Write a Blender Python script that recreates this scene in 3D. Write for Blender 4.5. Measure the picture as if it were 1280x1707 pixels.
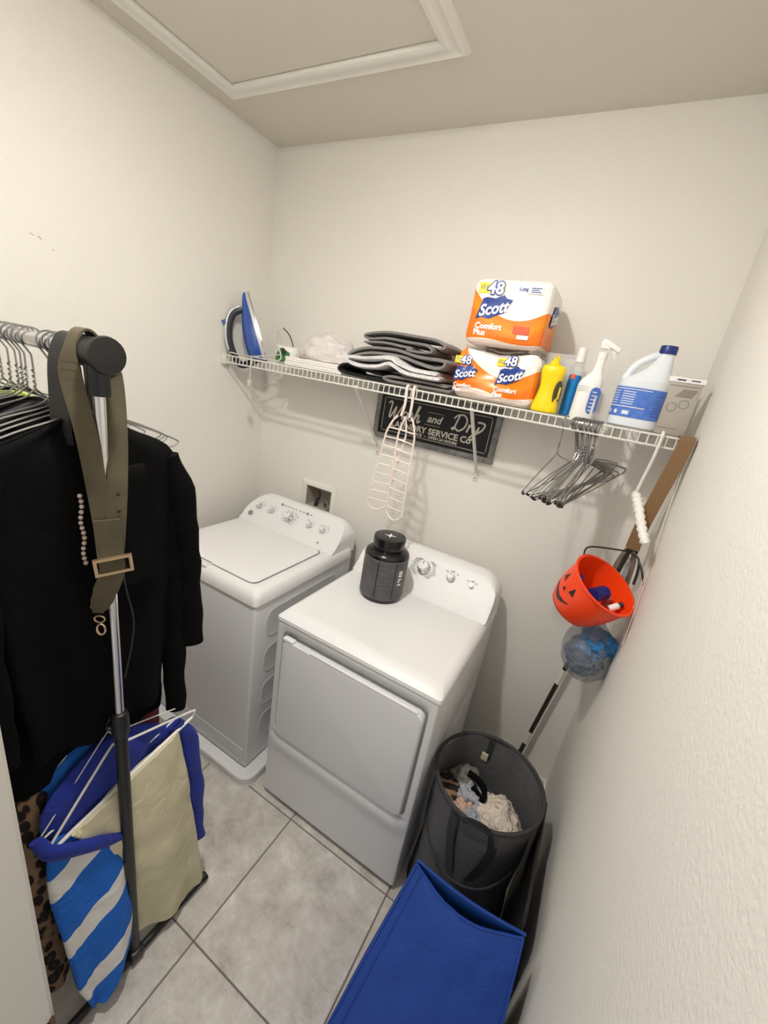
import bpy, bmesh, math, random
from mathutils import Vector as V, Matrix, noise
random.seed(7)
for o in list(bpy.data.objects): bpy.data.objects.remove(o, do_unlink=True)
SC = bpy.context.scene
COL = SC.collection
PI = math.pi

# ---------------------------------------------------------------- camera, world, exposure
cam = bpy.data.cameras.new('camera'); camo = bpy.data.objects.new('camera', cam); COL.objects.link(camo)
camo.location = (1.8449, -1.8629, 1.874); camo.rotation_euler = (1.239, -.1596, .5147)
cam.sensor_fit = 'VERTICAL'; cam.sensor_height = 36; cam.lens = 680.43 / 1707 * 36; cam.clip_start = .02
SC.camera = camo
wd = bpy.data.worlds.new('world'); SC.world = wd; wd.use_nodes = True
wd.node_tree.nodes['Background'].inputs[0].default_value = (1, .975, .94, 1)
wd.node_tree.nodes['Background'].inputs[1].default_value = .55
vs = SC.view_settings
vs.view_transform = 'Standard'; vs.look = 'None'; vs.gamma = 1; vs.use_curve_mapping = False; vs.exposure = 0.07
LAMP = (1.2, -1.36, 2.836); LAMP_POWER = 860.0      # ceiling lamp: place and emission strength

W, H = 2.08, 2.836
YF = -1.68          # inner face of the front wall (doorway wall)

# ---------------------------------------------------------------- materials
def lin(c): return c/12.92 if c <= .04045 else ((c+.055)/1.055)**2.4
def rgb(c): return tuple(lin(x/255) for x in c) + (1,)
def wrinkle(nt, b, vec, dist, scale):
    # cloth creases: ridged noise as relief under whatever fine relief is there
    n = nt.nodes.new('ShaderNodeTexNoise'); n.inputs['Scale'].default_value = scale; n.inputs['Detail'].default_value = 2.5; n.inputs['Distortion'].default_value = .9
    nt.links.new(vec, n.inputs['Vector'])
    a = nt.nodes.new('ShaderNodeMath'); a.operation = 'SUBTRACT'; a.inputs[1].default_value = .5; nt.links.new(n.outputs['Fac'], a.inputs[0])
    c = nt.nodes.new('ShaderNodeMath'); c.operation = 'ABSOLUTE'; nt.links.new(a.outputs[0], c.inputs[0])
    d = nt.nodes.new('ShaderNodeMath'); d.operation = 'POWER'; d.inputs[1].default_value = .7; nt.links.new(c.outputs[0], d.inputs[0])
    bp = nt.nodes.new('ShaderNodeBump'); bp.inputs['Strength'].default_value = 1; bp.inputs['Distance'].default_value = dist
    nt.links.new(d.outputs[0], bp.inputs['Height'])
    if b.inputs['Normal'].links: nt.links.new(bp.outputs['Normal'], b.inputs['Normal'].links[0].from_node.inputs['Normal'])
    else: nt.links.new(bp.outputs['Normal'], b.inputs['Normal'])
def mat(name, col, rough=.5, metal=0, bump=0, bscale=300, var=None, vscale=6, alpha=1, trans=0, emit=None, es=0, sheen=0, coat=0, detail=3, spec=.5, wr=0, wscale=14):
    m = bpy.data.materials.new(name); m.use_nodes = True
    nt = m.node_tree; b = nt.nodes['Principled BSDF']; L = nt.links
    b.inputs['Base Color'].default_value = rgb(col); b.inputs['Roughness'].default_value = rough
    b.inputs['Metallic'].default_value = metal; b.inputs['Alpha'].default_value = alpha
    b.inputs['Transmission Weight'].default_value = trans; b.inputs['Specular IOR Level'].default_value = spec
    b.inputs['Sheen Weight'].default_value = sheen; b.inputs['Coat Weight'].default_value = coat
    if emit: b.inputs['Emission Color'].default_value = rgb(emit); b.inputs['Emission Strength'].default_value = es
    if bump or var or wr:
        tc = nt.nodes.new('ShaderNodeTexCoord')
    if bump:
        n = nt.nodes.new('ShaderNodeTexNoise'); n.inputs['Scale'].default_value = bscale; n.inputs['Detail'].default_value = detail
        L.new(tc.outputs['Object'], n.inputs['Vector'])
        bp = nt.nodes.new('ShaderNodeBump'); bp.inputs['Strength'].default_value = bump; bp.inputs['Distance'].default_value = .002
        L.new(n.outputs['Fac'], bp.inputs['Height']); L.new(bp.outputs['Normal'], b.inputs['Normal'])
    if wr: wrinkle(nt, b, tc.outputs['Object'], wr, wscale)
    if var:
        n2 = nt.nodes.new('ShaderNodeTexNoise'); n2.inputs['Scale'].default_value = vscale; n2.inputs['Detail'].default_value = 5
        L.new(tc.outputs['Object'], n2.inputs['Vector'])
        r = nt.nodes.new('ShaderNodeValToRGB'); r.color_ramp.elements[0].position = .35; r.color_ramp.elements[1].position = .65
        r.color_ramp.elements[0].color = rgb(col); r.color_ramp.elements[1].color = rgb(var)
        L.new(n2.outputs['Fac'], r.inputs['Fac']); L.new(r.outputs['Color'], b.inputs['Base Color'])
    return m
M = {}
M['wall'] = mat('wall_paint', (236, 233, 226), .85, bump=.8, bscale=115)
M['ceil'] = mat('ceiling_paint', (222, 217, 206), .9, bump=.3, bscale=150)
M['trimw'] = mat('trim_paint', (236, 233, 226), .55)
M['grout'] = mat('grout', (128, 120, 112), .9)
M['white'] = mat('appliance_white', (238, 238, 238), .42, coat=.12)
M['body'] = mat('appliance_body', (226, 226, 227), .38)
M['shade'] = mat('recess_grey', (110, 110, 112), .5)  # grey of small parts and seams; also the shade painted into the hatch gap
M['chrome'] = mat('chrome', (225, 225, 228), .14, 1)
M['steel'] = mat('wire_steel', (168, 168, 168), .3, 1)
M['galv'] = mat('galvanised', (150, 150, 148), .5, .6, var=(118, 118, 116), vscale=30)
M['wire'] = mat('white_coated_wire', (228, 226, 218), .4)
M['ink'] = mat('grey_ink', (140, 140, 143), .6)
M['black'] = mat('black_plastic', (22, 22, 23), .4)
M['blackfab'] = mat('black_fabric', (7, 7, 8), .85, bump=.5, bscale=500, spec=.12, wr=.005, wscale=6)
M['blackfab2'] = mat('black_cotton', (10, 10, 11), .9, bump=.5, bscale=400, spec=.12, wr=.005, wscale=6)
M['charfab'] = mat('charcoal_fabric', (44, 45, 47), .95, bump=.5, bscale=400)
M['leather'] = mat('black_leather', (38, 37, 37), .5, bump=.2, bscale=300)
M['olive'] = mat('olive_canvas', (92, 84, 64), .9, bump=.6, bscale=700, var=(80, 73, 55), vscale=20)
M['gold'] = mat('gold_metal', (214, 186, 150), .3, .9)
M['pearl'] = mat('pearl', (225, 205, 190), .3)
M['royal'] = mat('royal_blue_knit', (20, 44, 146), .9, bump=.5, bscale=500, sheen=.1, wr=.008, wscale=10)
M['cream'] = mat('cream_cotton', (216, 208, 176), .9, bump=.4, bscale=500, wr=.008, wscale=7)
M['grey'] = mat('grey_cloth', (120, 118, 112), .95, bump=.4, bscale=400, wr=.012, wscale=16)
M['maroon'] = mat('maroon_cloth', (110, 38, 52), .9)
M['green'] = mat('lime_cloth', (170, 190, 90), .9)
M['orange'] = mat('orange_plastic', (255, 72, 18), .32)
M['brown'] = mat('brown_webbing', (128, 98, 66), .8, bump=.3, bscale=500)
M['taupe'] = mat('taupe_webbing', (120, 110, 100), .85)
M['cord'] = mat('pale_cord', (205, 200, 190), .7)
M['bluebag'] = mat('blue_nylon', (14, 62, 150), .6, bump=.25, bscale=900, wr=.006, wscale=7)
M['bluein'] = mat('blue_lining', (24, 84, 170), .7)
M['towelg'] = mat('dark_grey_terry', (132, 128, 126), 1, bump=1, bscale=420, sheen=.2, wr=.006, wscale=22)
M['towelw'] = mat('white_terry', (228, 226, 226), 1, bump=1, bscale=420, wr=.010, wscale=20)
M['towelb'] = mat('black_terry', (30, 29, 30), 1, bump=.8, bscale=420)
M['towelm'] = mat('mid_grey_cloth', (128, 122, 120), 1, bump=.8, bscale=420)
M['net'] = mat('white_net', (236, 230, 228), .8, alpha=.86, wr=.01, wscale=20)
M['card'] = mat('white_card', (240, 239, 236), .5)
M['cardg'] = mat('grey_card', (176, 168, 158), .45)
M['greenp'] = mat('green_print', (58, 128, 66), .4)
M['film'] = mat('clear_film', (238, 228, 220), .18, alpha=.55)
M['papw'] = mat('white_wrap', (243, 238, 234), .3)
M['navy'] = mat('navy_print', (24, 58, 140), .35)
M['yellowp'] = mat('yellow_print', (246, 220, 60), .35)
M['orangep'] = mat('orange_print', (250, 130, 30), .3)
M['redp'] = mat('red_print', (232, 90, 50), .35)
M['whitep'] = mat('white_print', (250, 248, 245), .4)
M['yellow'] = mat('yellow_plastic', (244, 214, 10), .3)
M['bluep'] = mat('jug_label_blue', (70, 112, 200), .35, var=(88, 128, 212), vscale=60)
M['jug'] = mat('white_jug', (226, 232, 238), .35)
M['sprayw'] = mat('white_bottle', (240, 239, 235), .35)
M['deepblue'] = mat('deep_blue_cap', (24, 44, 120), .35)
M['clear'] = mat('clear_plastic', (235, 238, 238), .1, alpha=.28)
M['bluel'] = mat('blue_liquid', (24, 130, 205), .12, alpha=.93)
M['signb'] = mat('sign_black', (20, 20, 24), .5)
M['cream_ink'] = mat('cream_ink', (226, 220, 208), .6)
M['pink'] = mat('blush_plastic', (242, 226, 218), .5)
M['ropew'] = mat('white_padded_satin', (240, 236, 230), .7, bump=.4, bscale=300)
M['mesh'] = mat('dark_mesh', (104, 104, 107), .75, alpha=.82, bump=.6, bscale=900, wr=.006, wscale=10)
M['meshtrim'] = mat('hamper_trim', (50, 52, 54), .7)
M['polyblk'] = mat('pole_dark', (48, 38, 34), .4)
M['plastbag'] = mat('grey_plastic_film', (150, 158, 168), .12, alpha=.42, bump=1, bscale=45, wr=.016, wscale=16)
M['bagblue'] = mat('bright_blue_film', (52, 140, 205), .25, wr=.012, wscale=30)
M['bagdark'] = mat('slate_film', (62, 78, 104), .3, wr=.012, wscale=26)
M['blanket'] = mat('ivory_fleece', (226, 212, 198), 1, bump=1, bscale=150, wr=.014, wscale=22)
M['lilac'] = mat('pale_grey_cotton', (172, 174, 182), .9, bump=.3, wr=.012, wscale=26)
M['peach'] = mat('peach_cotton', (214, 180, 162), .9, wr=.012, wscale=26)
M['valve'] = mat('valve_metal', (120, 95, 80), .4, .7)
M['canb'] = mat('canister_black', (20, 20, 21), .22)
M['canl'] = mat('canister_label', (88, 87, 89), .5, var=(74, 73, 75), vscale=25)
M['lamp'] = mat('lamp_dome', (255, 240, 220), .5, emit=(255, 251, 245), es=LAMP_POWER)
M['bronze'] = mat('bronze_hinge', (92, 72, 52), .4, .8)
M['irongl'] = mat('iron_blue', (44, 84, 165), .15, coat=.5)
M['irongr'] = mat('iron_dark', (40, 42, 52), .35)
M['ironw'] = mat('iron_silver', (205, 206, 210), .3, .3)

def node_mat(name): 
    m = bpy.data.materials.new(name); m.use_nodes = True
    return m, m.node_tree, m.node_tree.nodes['Principled BSDF']
def ramp(nt, fac, stops, const=False):
    r = nt.nodes.new('ShaderNodeValToRGB'); cr = r.color_ramp
    if const: cr.interpolation = 'CONSTANT'
    while len(cr.elements) < len(stops): cr.elements.new(.5)
    for e, (p, c) in zip(cr.elements, stops): e.position = p; e.color = rgb(c)
    nt.links.new(fac, r.inputs['Fac']); return r.outputs['Color']
def math_(nt, op, a, b=None):
    n = nt.nodes.new('ShaderNodeMath'); n.operation = op
    for i, x in enumerate((a, b)):
        if x is None: continue
        if isinstance(x, (int, float)): n.inputs[i].default_value = x
        else: nt.links.new(x, n.inputs[i])
    return n.outputs[0]
def objxyz(nt):
    tc = nt.nodes.new('ShaderNodeTexCoord'); s = nt.nodes.new('ShaderNodeSeparateXYZ')
    nt.links.new(tc.outputs['Object'], s.inputs[0]); return s.outputs, tc.outputs['Object']
def mk_tile():
    m, nt, b = node_mat('stone_look_tile')
    oi = nt.nodes.new('ShaderNodeObjectInfo'); tc = nt.nodes.new('ShaderNodeTexCoord')
    add = nt.nodes.new('ShaderNodeVectorMath'); add.operation = 'MULTIPLY_ADD'
    nt.links.new(oi.outputs['Random'], add.inputs[0]); add.inputs[1].default_value = (37, 53, 11)
    nt.links.new(tc.outputs['Object'], add.inputs[2])
    n = nt.nodes.new('ShaderNodeTexNoise'); n.inputs['Scale'].default_value = 8; n.inputs['Detail'].default_value = 10; n.inputs['Roughness'].default_value = .74; n.inputs['Distortion'].default_value = .25
    nt.links.new(add.outputs[0], n.inputs['Vector'])
    c = ramp(nt, n.outputs['Fac'], [(.30, (164, 158, 151)), (.45, (198, 192, 185)), (.56, (212, 207, 200)), (.70, (236, 232, 226))])
    nt.links.new(c, b.inputs['Base Color']); b.inputs['Roughness'].default_value = .45
    return m
M['tile'] = mk_tile()
def mk_wrap(low=.018):
    m, nt, b = node_mat('printed_roll_wrap')
    (x, y, z), _ = objxyz(nt)
    d = math_(nt, 'SUBTRACT', x, .035)
    f = math_(nt, 'ADD', math_(nt, 'MULTIPLY', math_(nt, 'MULTIPLY', d, d), 3.3), .088)
    t = math_(nt, 'SUBTRACT', z, f)
    up = ramp(nt, math_(nt, 'ADD', math_(nt, 'MULTIPLY', t, 8), .5), [(0, (252, 120, 18)), (.2, (252, 150, 30)), (.495, (250, 128, 26)), (.5, (245, 240, 236))])
    lo = nt.nodes.new('ShaderNodeMix'); lo.data_type = 'RGBA'
    nt.links.new(math_(nt, 'GREATER_THAN', math_(nt, 'ADD', z, math_(nt, 'MULTIPLY', math_(nt, 'SINE', math_(nt, 'MULTIPLY', x, 24)), low*.3)), low), lo.inputs[0])
    lo.inputs[6].default_value = rgb((244, 226, 214)); nt.links.new(up, lo.inputs[7])
    nt.links.new(lo.outputs[2], b.inputs['Base Color']); b.inputs['Roughness'].default_value = .25
    return m
M['wrap'] = mk_wrap(); M['wrap_torn'] = mk_wrap(.032)
def mk_stripes():
    m, nt, b = node_mat('blue_white_stripe')
    (x, y, z), objv = objxyz(nt)
    s = math_(nt, 'ADD', z, math_(nt, 'MULTIPLY', y, -.55))
    c = ramp(nt, math_(nt, 'FRACT', math_(nt, 'MULTIPLY', s, 4.6)), [(0, (20, 102, 200)), (.66, (20, 102, 200)), (.67, (226, 224, 220)), (.99, (226, 224, 220))], True)
    nt.links.new(c, b.inputs['Base Color']); b.inputs['Roughness'].default_value = .85
    wrinkle(nt, b, objv, .007, 9)
    return m
M['stripe'] = mk_stripes()
def mk_leopard():
    m, nt, b = node_mat('leopard_print')
    _, o = objxyz(nt)
    v = nt.nodes.new('ShaderNodeTexVoronoi'); v.inputs['Scale'].default_value = 34
    mp = nt.nodes.new('ShaderNodeMapping'); mp.inputs['Scale'].default_value = (.5, 1.3, .8)
    nt.links.new(o, mp.inputs[0]); nt.links.new(mp.outputs[0], v.inputs['Vector'])
    c = ramp(nt, v.outputs['Distance'], [(0, (92, 66, 48)), (.22, (28, 22, 20)), (.52, (28, 22, 20)), (.6, (142, 114, 88)), (1, (150, 122, 96))])
    nt.links.new(c, b.inputs['Base Color']); b.inputs['Roughness'].default_value = .9
    return m
M['leopard'] = mk_leopard()

# ---------------------------------------------------------------- mesh builder
class MB:
    def __init__(s): s.v = []; s.f = []
    def add(s, vs_, fs_):
        k = len(s.v); s.v += [tuple(p) for p in vs_]; s.f += [tuple(i+k for i in f) for f in fs_]; return s
    def box(s, x0, x1, y0, y1, z0, z1):
        return s.add([(x0,y0,z0),(x1,y0,z0),(x1,y1,z0),(x0,y1,z0),(x0,y0,z1),(x1,y0,z1),(x1,y1,z1),(x0,y1,z1)],
                     [(3,2,1,0),(4,5,6,7),(0,1,5,4),(1,2,6,5),(2,3,7,6),(3,0,4,7)])
    def bm(s, bm, mtx=None):
        if mtx: bmesh.ops.transform(bm, matrix=mtx, verts=bm.verts)
        bm.verts.index_update()
        s.add([v.co for v in bm.verts], [[v.index for v in f.verts] for f in bm.faces]); bm.free(); return s
    def rbox(s, x0, x1, y0, y1, z0, z1, r=.01, seg=3, mtx=None, cuts=0):
        bm = bmesh.new(); bmesh.ops.create_cube(bm, size=1)
        for v in bm.verts: v.co = V(((x0+x1)/2+v.co.x*(x1-x0), (y0+y1)/2+v.co.y*(y1-y0), (z0+z1)/2+v.co.z*(z1-z0)))
        bmesh.ops.bevel(bm, geom=list(bm.edges), offset=r, segments=seg, profile=.5, affect='EDGES')
        if cuts: bmesh.ops.subdivide_edges(bm, edges=list(bm.edges), cuts=cuts, use_grid_fill=True)
        return s.bm(bm, mtx)
    def loft(s, rings, cap=True, closed=False):
        n = len(rings[0]); k = len(s.v)
        for r in rings: s.v += [tuple(p) for p in r]
        m = len(rings)
        for i in range(m if closed else m-1):
            a = k+i*n; b = k+((i+1) % m)*n
            for j in range(n): s.f.append((a+j, a+(j+1) % n, b+(j+1) % n, b+j))
        if cap and not closed:
            s.f.append(tuple(k+j for j in range(n-1, -1, -1))); s.f.append(tuple(k+(m-1)*n+j for j in range(n)))
        return s
    def frames(s, pts, closed=False):
        P = [V(p) for p in pts]; n = len(P); T = []
        for i in range(n):
            a = P[(i-1) % n] if (closed or i > 0) else P[i]; b = P[(i+1) % n] if (closed or i < n-1) else P[i]
            d = b-a; T.append(d.normalized() if d.length > 1e-9 else V((0,0,1)))
        u = T[0].orthogonal().normalized(); F = []
        for i in range(n):
            u = (u - T[i]*u.dot(T[i])); u = u.normalized() if u.length > 1e-6 else T[i].orthogonal().normalized()
            F.append((P[i], T[i], u, T[i].cross(u)))
        return F
    def tube(s, pts, r, n=8, closed=False, cap=True, flat=1, wob=0):
        F = s.frames(pts, closed); R = r if isinstance(r, (list, tuple)) else [r]*len(F); rings = []
        for i, (p, t, u, w) in enumerate(F):
            ring = []
            for j in range(n):
                a = 2*PI*j/n; q = p + u*(math.cos(a)*R[i]) + w*(math.sin(a)*R[i]*flat)
                if wob: q = q + (q-p)*noise.noise(q*14)*wob
                ring.append(q)
            rings.append(ring)
        return s.loft(rings, cap, closed)
    def ribbon(s, pts, side, w, t):
        P = [V(p) for p in pts]; F = s.frames(pts); rings = []
        for i, (p, tt, _, _) in enumerate(F):
            sd = V(side[i] if isinstance(side, list) else side); sd = (sd-tt*sd.dot(tt)).normalized(); nn = tt.cross(sd)
            ww = w[i] if isinstance(w, list) else w
            rings.append([p+sd*ww/2+nn*t/2, p-sd*ww/2+nn*t/2, p-sd*ww/2-nn*t/2, p+sd*ww/2-nn*t/2])
        return s.loft(rings)
    def lathe(s, prof, c=(0,0,0), n=28, axis=(0,0,1), sq=1, cap=True, sy=1):
        ax = V(axis).normalized(); u = V((1,0,0)) if abs(ax.z) > .99 else ax.orthogonal().normalized(); w = ax.cross(u); c = V(c)
        def sp(x): return math.copysign(abs(x)**sq, x)
        return s.loft([[c+ax*z+u*(r*sp(math.cos(2*PI*j/n)))+w*(r*sy*sp(math.sin(2*PI*j/n))) for j in range(n)] for r, z in prof], cap)
    def grid(s, fn, nu, nv):
        k = len(s.v)
        for i in range(nu+1):
            for j in range(nv+1): s.v.append(tuple(fn(i/nu, j/nv)))
        for i in range(nu):
            for j in range(nv):
                a = k+i*(nv+1)+j; s.f.append((a, a+nv+1, a+nv+2, a+1))
        return s
    def poly(s, pts, o, r, u, h=.0008):
        """extruded flat polygon: 2D pts on plane (o, r, u), raised h along r x u"""
        o, r, u = V(o), V(r), V(u); nn = r.cross(u).normalized(); n = len(pts)
        a = [o+r*x+u*y for x, y in pts]; b = [p+nn*h for p in a]
        return s.add(a+b, [tuple(range(n-1,-1,-1)), tuple(range(n, 2*n))]+[(i,(i+1)%n,n+(i+1)%n,n+i) for i in range(n)])
    def text(s, body, size, o, r, u, ext=.0004, bold=0, shear=0, align='CENTER', sx=1, fn=None):
        cu = bpy.data.curves.new('t', 'FONT'); cu.body = body; cu.size = size; cu.extrude = ext; cu.offset = bold; cu.shear = shear
        cu.align_x = align; cu.align_y = 'CENTER'; cu.resolution_u = 3
        ob = bpy.data.objects.new('t', cu); COL.objects.link(ob)
        dg = bpy.context.evaluated_depsgraph_get(); me = bpy.data.meshes.new_from_object(ob.evaluated_get(dg))
        o, r, u = V(o), V(r), V(u); nn = r.cross(u).normalized()
        pts = [o + r*(v.co.x*sx) + u*v.co.y + nn*(v.co.z+ext) for v in me.vertices]
        if fn: pts = [fn(p) for p in pts]
        s.add(pts, [tuple(p.vertices) for p in me.polygons])
        bpy.data.objects.remove(ob); bpy.data.curves.remove(cu); bpy.data.meshes.remove(me); return s
    def refine(s, L=.007):
        bm = bmesh.new(); vv = [bm.verts.new(p) for p in s.v]
        for f in s.f:
            try: bm.faces.new([vv[i] for i in f])
            except ValueError: pass
        for _ in range(6):
            bmesh.ops.triangulate(bm, faces=list(bm.faces))
            e = [x for x in bm.edges if x.calc_length() > L]
            if not e: break
            bmesh.ops.subdivide_edges(bm, edges=e, cuts=1)
        bmesh.ops.triangulate(bm, faces=list(bm.faces))
        s.v = []; s.f = []; return s.bm(bm)
    def map(s, fn): s.v = [tuple(fn(V(p))) for p in s.v]; return s
    def build(s, name, m, parent=None, org=None, ang=35, recalc=True, kind=None):
        if org is None: org = ROOT.get(parent.name, (0,0,0)) if parent else (0,0,0)
        me = bpy.data.meshes.new(name); o3 = V(org)
        me.from_pydata([V(p)-o3 for p in s.v], [], s.f); 
        if recalc:
            bm = bmesh.new(); bm.from_mesh(me); bmesh.ops.recalc_face_normals(bm, faces=bm.faces); bm.to_mesh(me); bm.free()
        me.shade_smooth()
        if ang: me.set_sharp_from_angle(angle=math.radians(ang))
        me.materials.append(M[m] if isinstance(m, str) else m)
        o = bpy.data.objects.new(name, me); COL.objects.link(o)
        if parent: o.parent = parent
        else: o.location = org
        ROOT[o.name] = tuple(org)
        if kind: o['kind'] = kind
        return o
ROOT = {}
def tag(o, label, cat, group=None):
    o['label'] = label; o['category'] = cat
    if group: o['group'] = group
    return o
def thing(name, label, cat, loc, group=None, kind=None):
    o = bpy.data.objects.new(name, None); COL.objects.link(o); o.location = loc; o.empty_display_size = .05
    ROOT[o.name] = tuple(loc); 
    if kind: o['kind'] = kind
    return tag(o, label, cat, group)
def inst(src, name, parent, loc, rot=(0,0,0)):
    o = src.copy(); o.name = name; COL.objects.link(o); o.parent = parent; o.location = loc; o.rotation_euler = rot; return o
def copy_tree(src, loc, rot, label=None):
    r = src.copy(); COL.objects.link(r); r.location = loc; r.rotation_euler = rot
    if label: r['label'] = label
    for c in src.children:
        d = c.copy(); COL.objects.link(d); d.parent = r
    return r
def cr(pts, k=6, closed=False):
    """Catmull-Rom through points of any dimension"""
    P = [tuple(p) for p in pts]; n = len(P); out = []
    for i in range(n if closed else n-1):
        g = lambda j: P[j % n] if closed else P[min(max(j,0),n-1)]
        a, b, c, d = g(i-1), g(i), g(i+1), g(i+2)
        for t in range(k):
            t /= k
            out.append(tuple(.5*((2*q)+(-p+r)*t+(2*p-5*q+4*r-s)*t*t+(-p+3*q-3*r+s)*t**3) for p,q,r,s in zip(a,b,c,d)))
    if not closed: out.append(P[-1])
    return out
def nz(p, s=1): return noise.noise(V(p)*s)

# ---------------------------------------------------------------- room shell
def struct(o): o['kind'] = 'structure'; return o
fl = struct(MB().box(-.1, W+.1, -2.6, .12, -.12, -.004).build('floor', 'grout'))
TS = .479; tmb = MB().rbox(-TS/2+.0025, TS/2-.0025, -TS/2+.0025, TS/2-.0025, -.008, 0, .0015, 1)
t0 = None
for i in range(-3, 3):
    for j in range(-4, 3):
        cx, cy = 1.1434+TS*(i+.5), -.8376+TS*(j+.5)
        x0, x1 = max(cx-TS/2, 0), min(cx+TS/2, W); y0, y1 = cy-TS/2, min(cy+TS/2, 0)
        if x1-x0 < .02 or y1-y0 < .02: continue
        if x1-x0 > TS-.001 and y1-y0 > TS-.001:
            if t0 is None: t0 = tmb.build('tile', 'tile', fl); t0.location = (cx, cy, 0)
            else: inst(t0, 'tile', fl, (cx, cy, 0))
        else:
            g = .0025; o = MB().rbox(x0-cx+g, x1-cx-g, y0-cy+g, y1-cy-g, -.008, 0, .0015, 1).build('tile', 'tile', fl); o.location = (cx, cy, 0)
struct(MB().box(-.1, 0, -2.6, .12, 0, H).build('wall_left', 'wall'))
struct(MB().box(W, W+.1, -2.6, .12, 0, H).build('wall_right', 'wall'))
wl = bpy.data.objects['wall_left']
for k, (y_, z_, w_, h_) in enumerate(((-1.095, 2.115, .014, .002), (-1.072, 2.112, .012, .003), (-1.034, 2.085, .008, .002))):
    MB().poly([(0,0),(w_,-h_*2),(w_,-h_),(w_*.3,h_)], (0, y_, z_), (0,1,0), (0,0,1), .0006).build('scuff_mark', 'cardg', wl)
OX0, OX1, OZ0, OZ1 = .392, .572, 1.055, 1.178    # supply box opening
wb = MB().box(0, OX0, 0, .12, 0, H).box(OX1, W, 0, .12, 0, H).box(OX0, OX1, 0, .12, 0, OZ0).box(OX0, OX1, 0, .12, OZ1, H)
struct(wb.build('wall_back', 'wall'))
JX = 1.112
struct(MB().box(0, JX-.016, YF-.12, YF, 0, H).box(JX-.016, 2.0, YF-.12, YF, 2.3, H).box(2.0, W, YF-.12, YF, 0, H).build('wall_front', 'wall'))
struct(MB().box(-.1, W+.1, -2.6, .12, H, H+.1).build('ceiling', 'ceil'))
dj = struct(MB().rbox(JX-.016, JX, YF-.135, YF+.004, 0, 2.3, .002, 1).box(JX-.07, JX-.012, YF, YF+.012, 0, 2.32).build('door_1', 'trimw'))
MB().rbox(JX-.003, JX+.0035, YF-.034, YF-.002, .23, .32, .002, 1).tube([(JX+.004, YF+.003, .225), (JX+.004, YF+.003, .325)], .006, 8).build('hinge', 'bronze', dj)
struct(MB().box(JX-.016, JX, YF-.13, YF, 2.28, 2.3).box(JX, 2.0, YF-.13, YF, 2.28, 2.3).build('trim_1', 'trimw'))
def base(name, a, b, c, d): struct(MB().rbox(a, b, c, d, 0, .083, .004, 2).build(name, 'trimw'))
base('baseboard_left', 0, .013, YF, 0); base('baseboard_back', .013, W-.013, -.013, 0); base('baseboard_right', W-.013, W, YF, 0)

# attic hatch with moulded frame
hx0, hx1, hy1, hy0 = .172, 1.063, -.442, -1.03
ha = thing('attic_hatch', 'white attic access hatch with moulded frame in the ceiling', 'hatch', ((hx0+hx1)/2, (hy0+hy1)/2, H))
MB().box(hx0+.006, hx1-.006, hy0+.006, hy1-.006, H-.006, H).build('panel', 'ceil', ha)
MB().box(hx0, hx1, hy0, hy1, H-.001, H+.0).build('gap_shade', 'shade', ha)  # dark sheet painting in the shade of the gap around the panel
PROF = [(0, 0), (0, .016), (.008, .02), (.02, .02), (.028, .014), (.048, .014), (.056, .019), (.068, .012), (.074, 0)]
def mould(a, b, out):
    a, b, out = V(a), V(b), V(out); d = (b-a).normalized(); rings = []
    for p, sgn in ((a, -1), (b, 1)): rings.append([p + out*o + d*(sgn*o) - V((0,0,h)) for o, h in PROF])
    MB().loft(rings).build('moulding', 'trimw', ha)
z = H
mould((hx0,hy1,z), (hx1,hy1,z), (0,1,0)); mould((hx1,hy1,z), (hx1,hy0,z), (1,0,0)); mould((hx1,hy0,z), (hx0,hy0,z), (0,-1,0)); mould((hx0,hy0,z), (hx0,hy1,z), (-1,0,0))

# ceiling lamp (just out of view)
lx, ly, lz = LAMP
la = thing('ceiling_lamp', 'round white flush ceiling lamp next to the attic hatch', 'lamp', (lx, ly, H))
MB().lathe([(.13,0), (.13,-.02), (.118,-.026), (.0,-.026)], (lx,ly,H), 32).build('lamp_base', 'trimw', la)
MB().lathe([(.050,-.026), (.049,-.029), (.035,-.032), (.001,-.033)], (lx,ly,H), 32).build('lamp_shade', 'lamp', la)

# ---------------------------------------------------------------- washer
wx0, wx1, wyf, wyb = .141, .827, -.807, -.10
pan = thing('drain_pan', 'white plastic drain pan under the top-loading washer', 'drain pan', ((wx0+wx1)/2, -.46, 0))
def rr(x0, x1, y0, y1, r, z, k=6):
    out = []
    for cx_, cy_, a0 in ((x1-r,y1-r,0),(x0+r,y1-r,PI/2),(x0+r,y0+r,PI),(x1-r,y0+r,1.5*PI)):
        for i in range(k+1):
            a = a0+PI/2*i/k; out.append((cx_+r*math.cos(a), cy_+r*math.sin(a), z))
    return out
px0, px1, py0, py1 = .085, .9, -.87, -.045
MB().loft([rr(px0,px1,py0,py1,.06,0), rr(px0,px1,py0,py1,.06,.012), rr(px0+.02,px1-.02,py0+.02,py1-.02,.05,.012)]).build('pan_floor', 'white', pan)
MB().loft([rr(px0+d,px1-d,py0+d,py1-d,.06-d*.6,zz) for d, zz in ((.004,.012),(-.002,.05),(-.006,.056),(-.003,.062),(.006,.062),(.009,.056),(.012,.012))], cap=False).build('pan_rim', 'white', pan)
wa = thing('washer', 'white top-loading washing machine standing in a drain pan beside the left wall', 'washer', ((wx0+wx1)/2, -.45, .013))
b = MB().rbox(wx0+.006, wx1-.006, wyf+.006, wyb, .02, .905, .012, 3)
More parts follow.
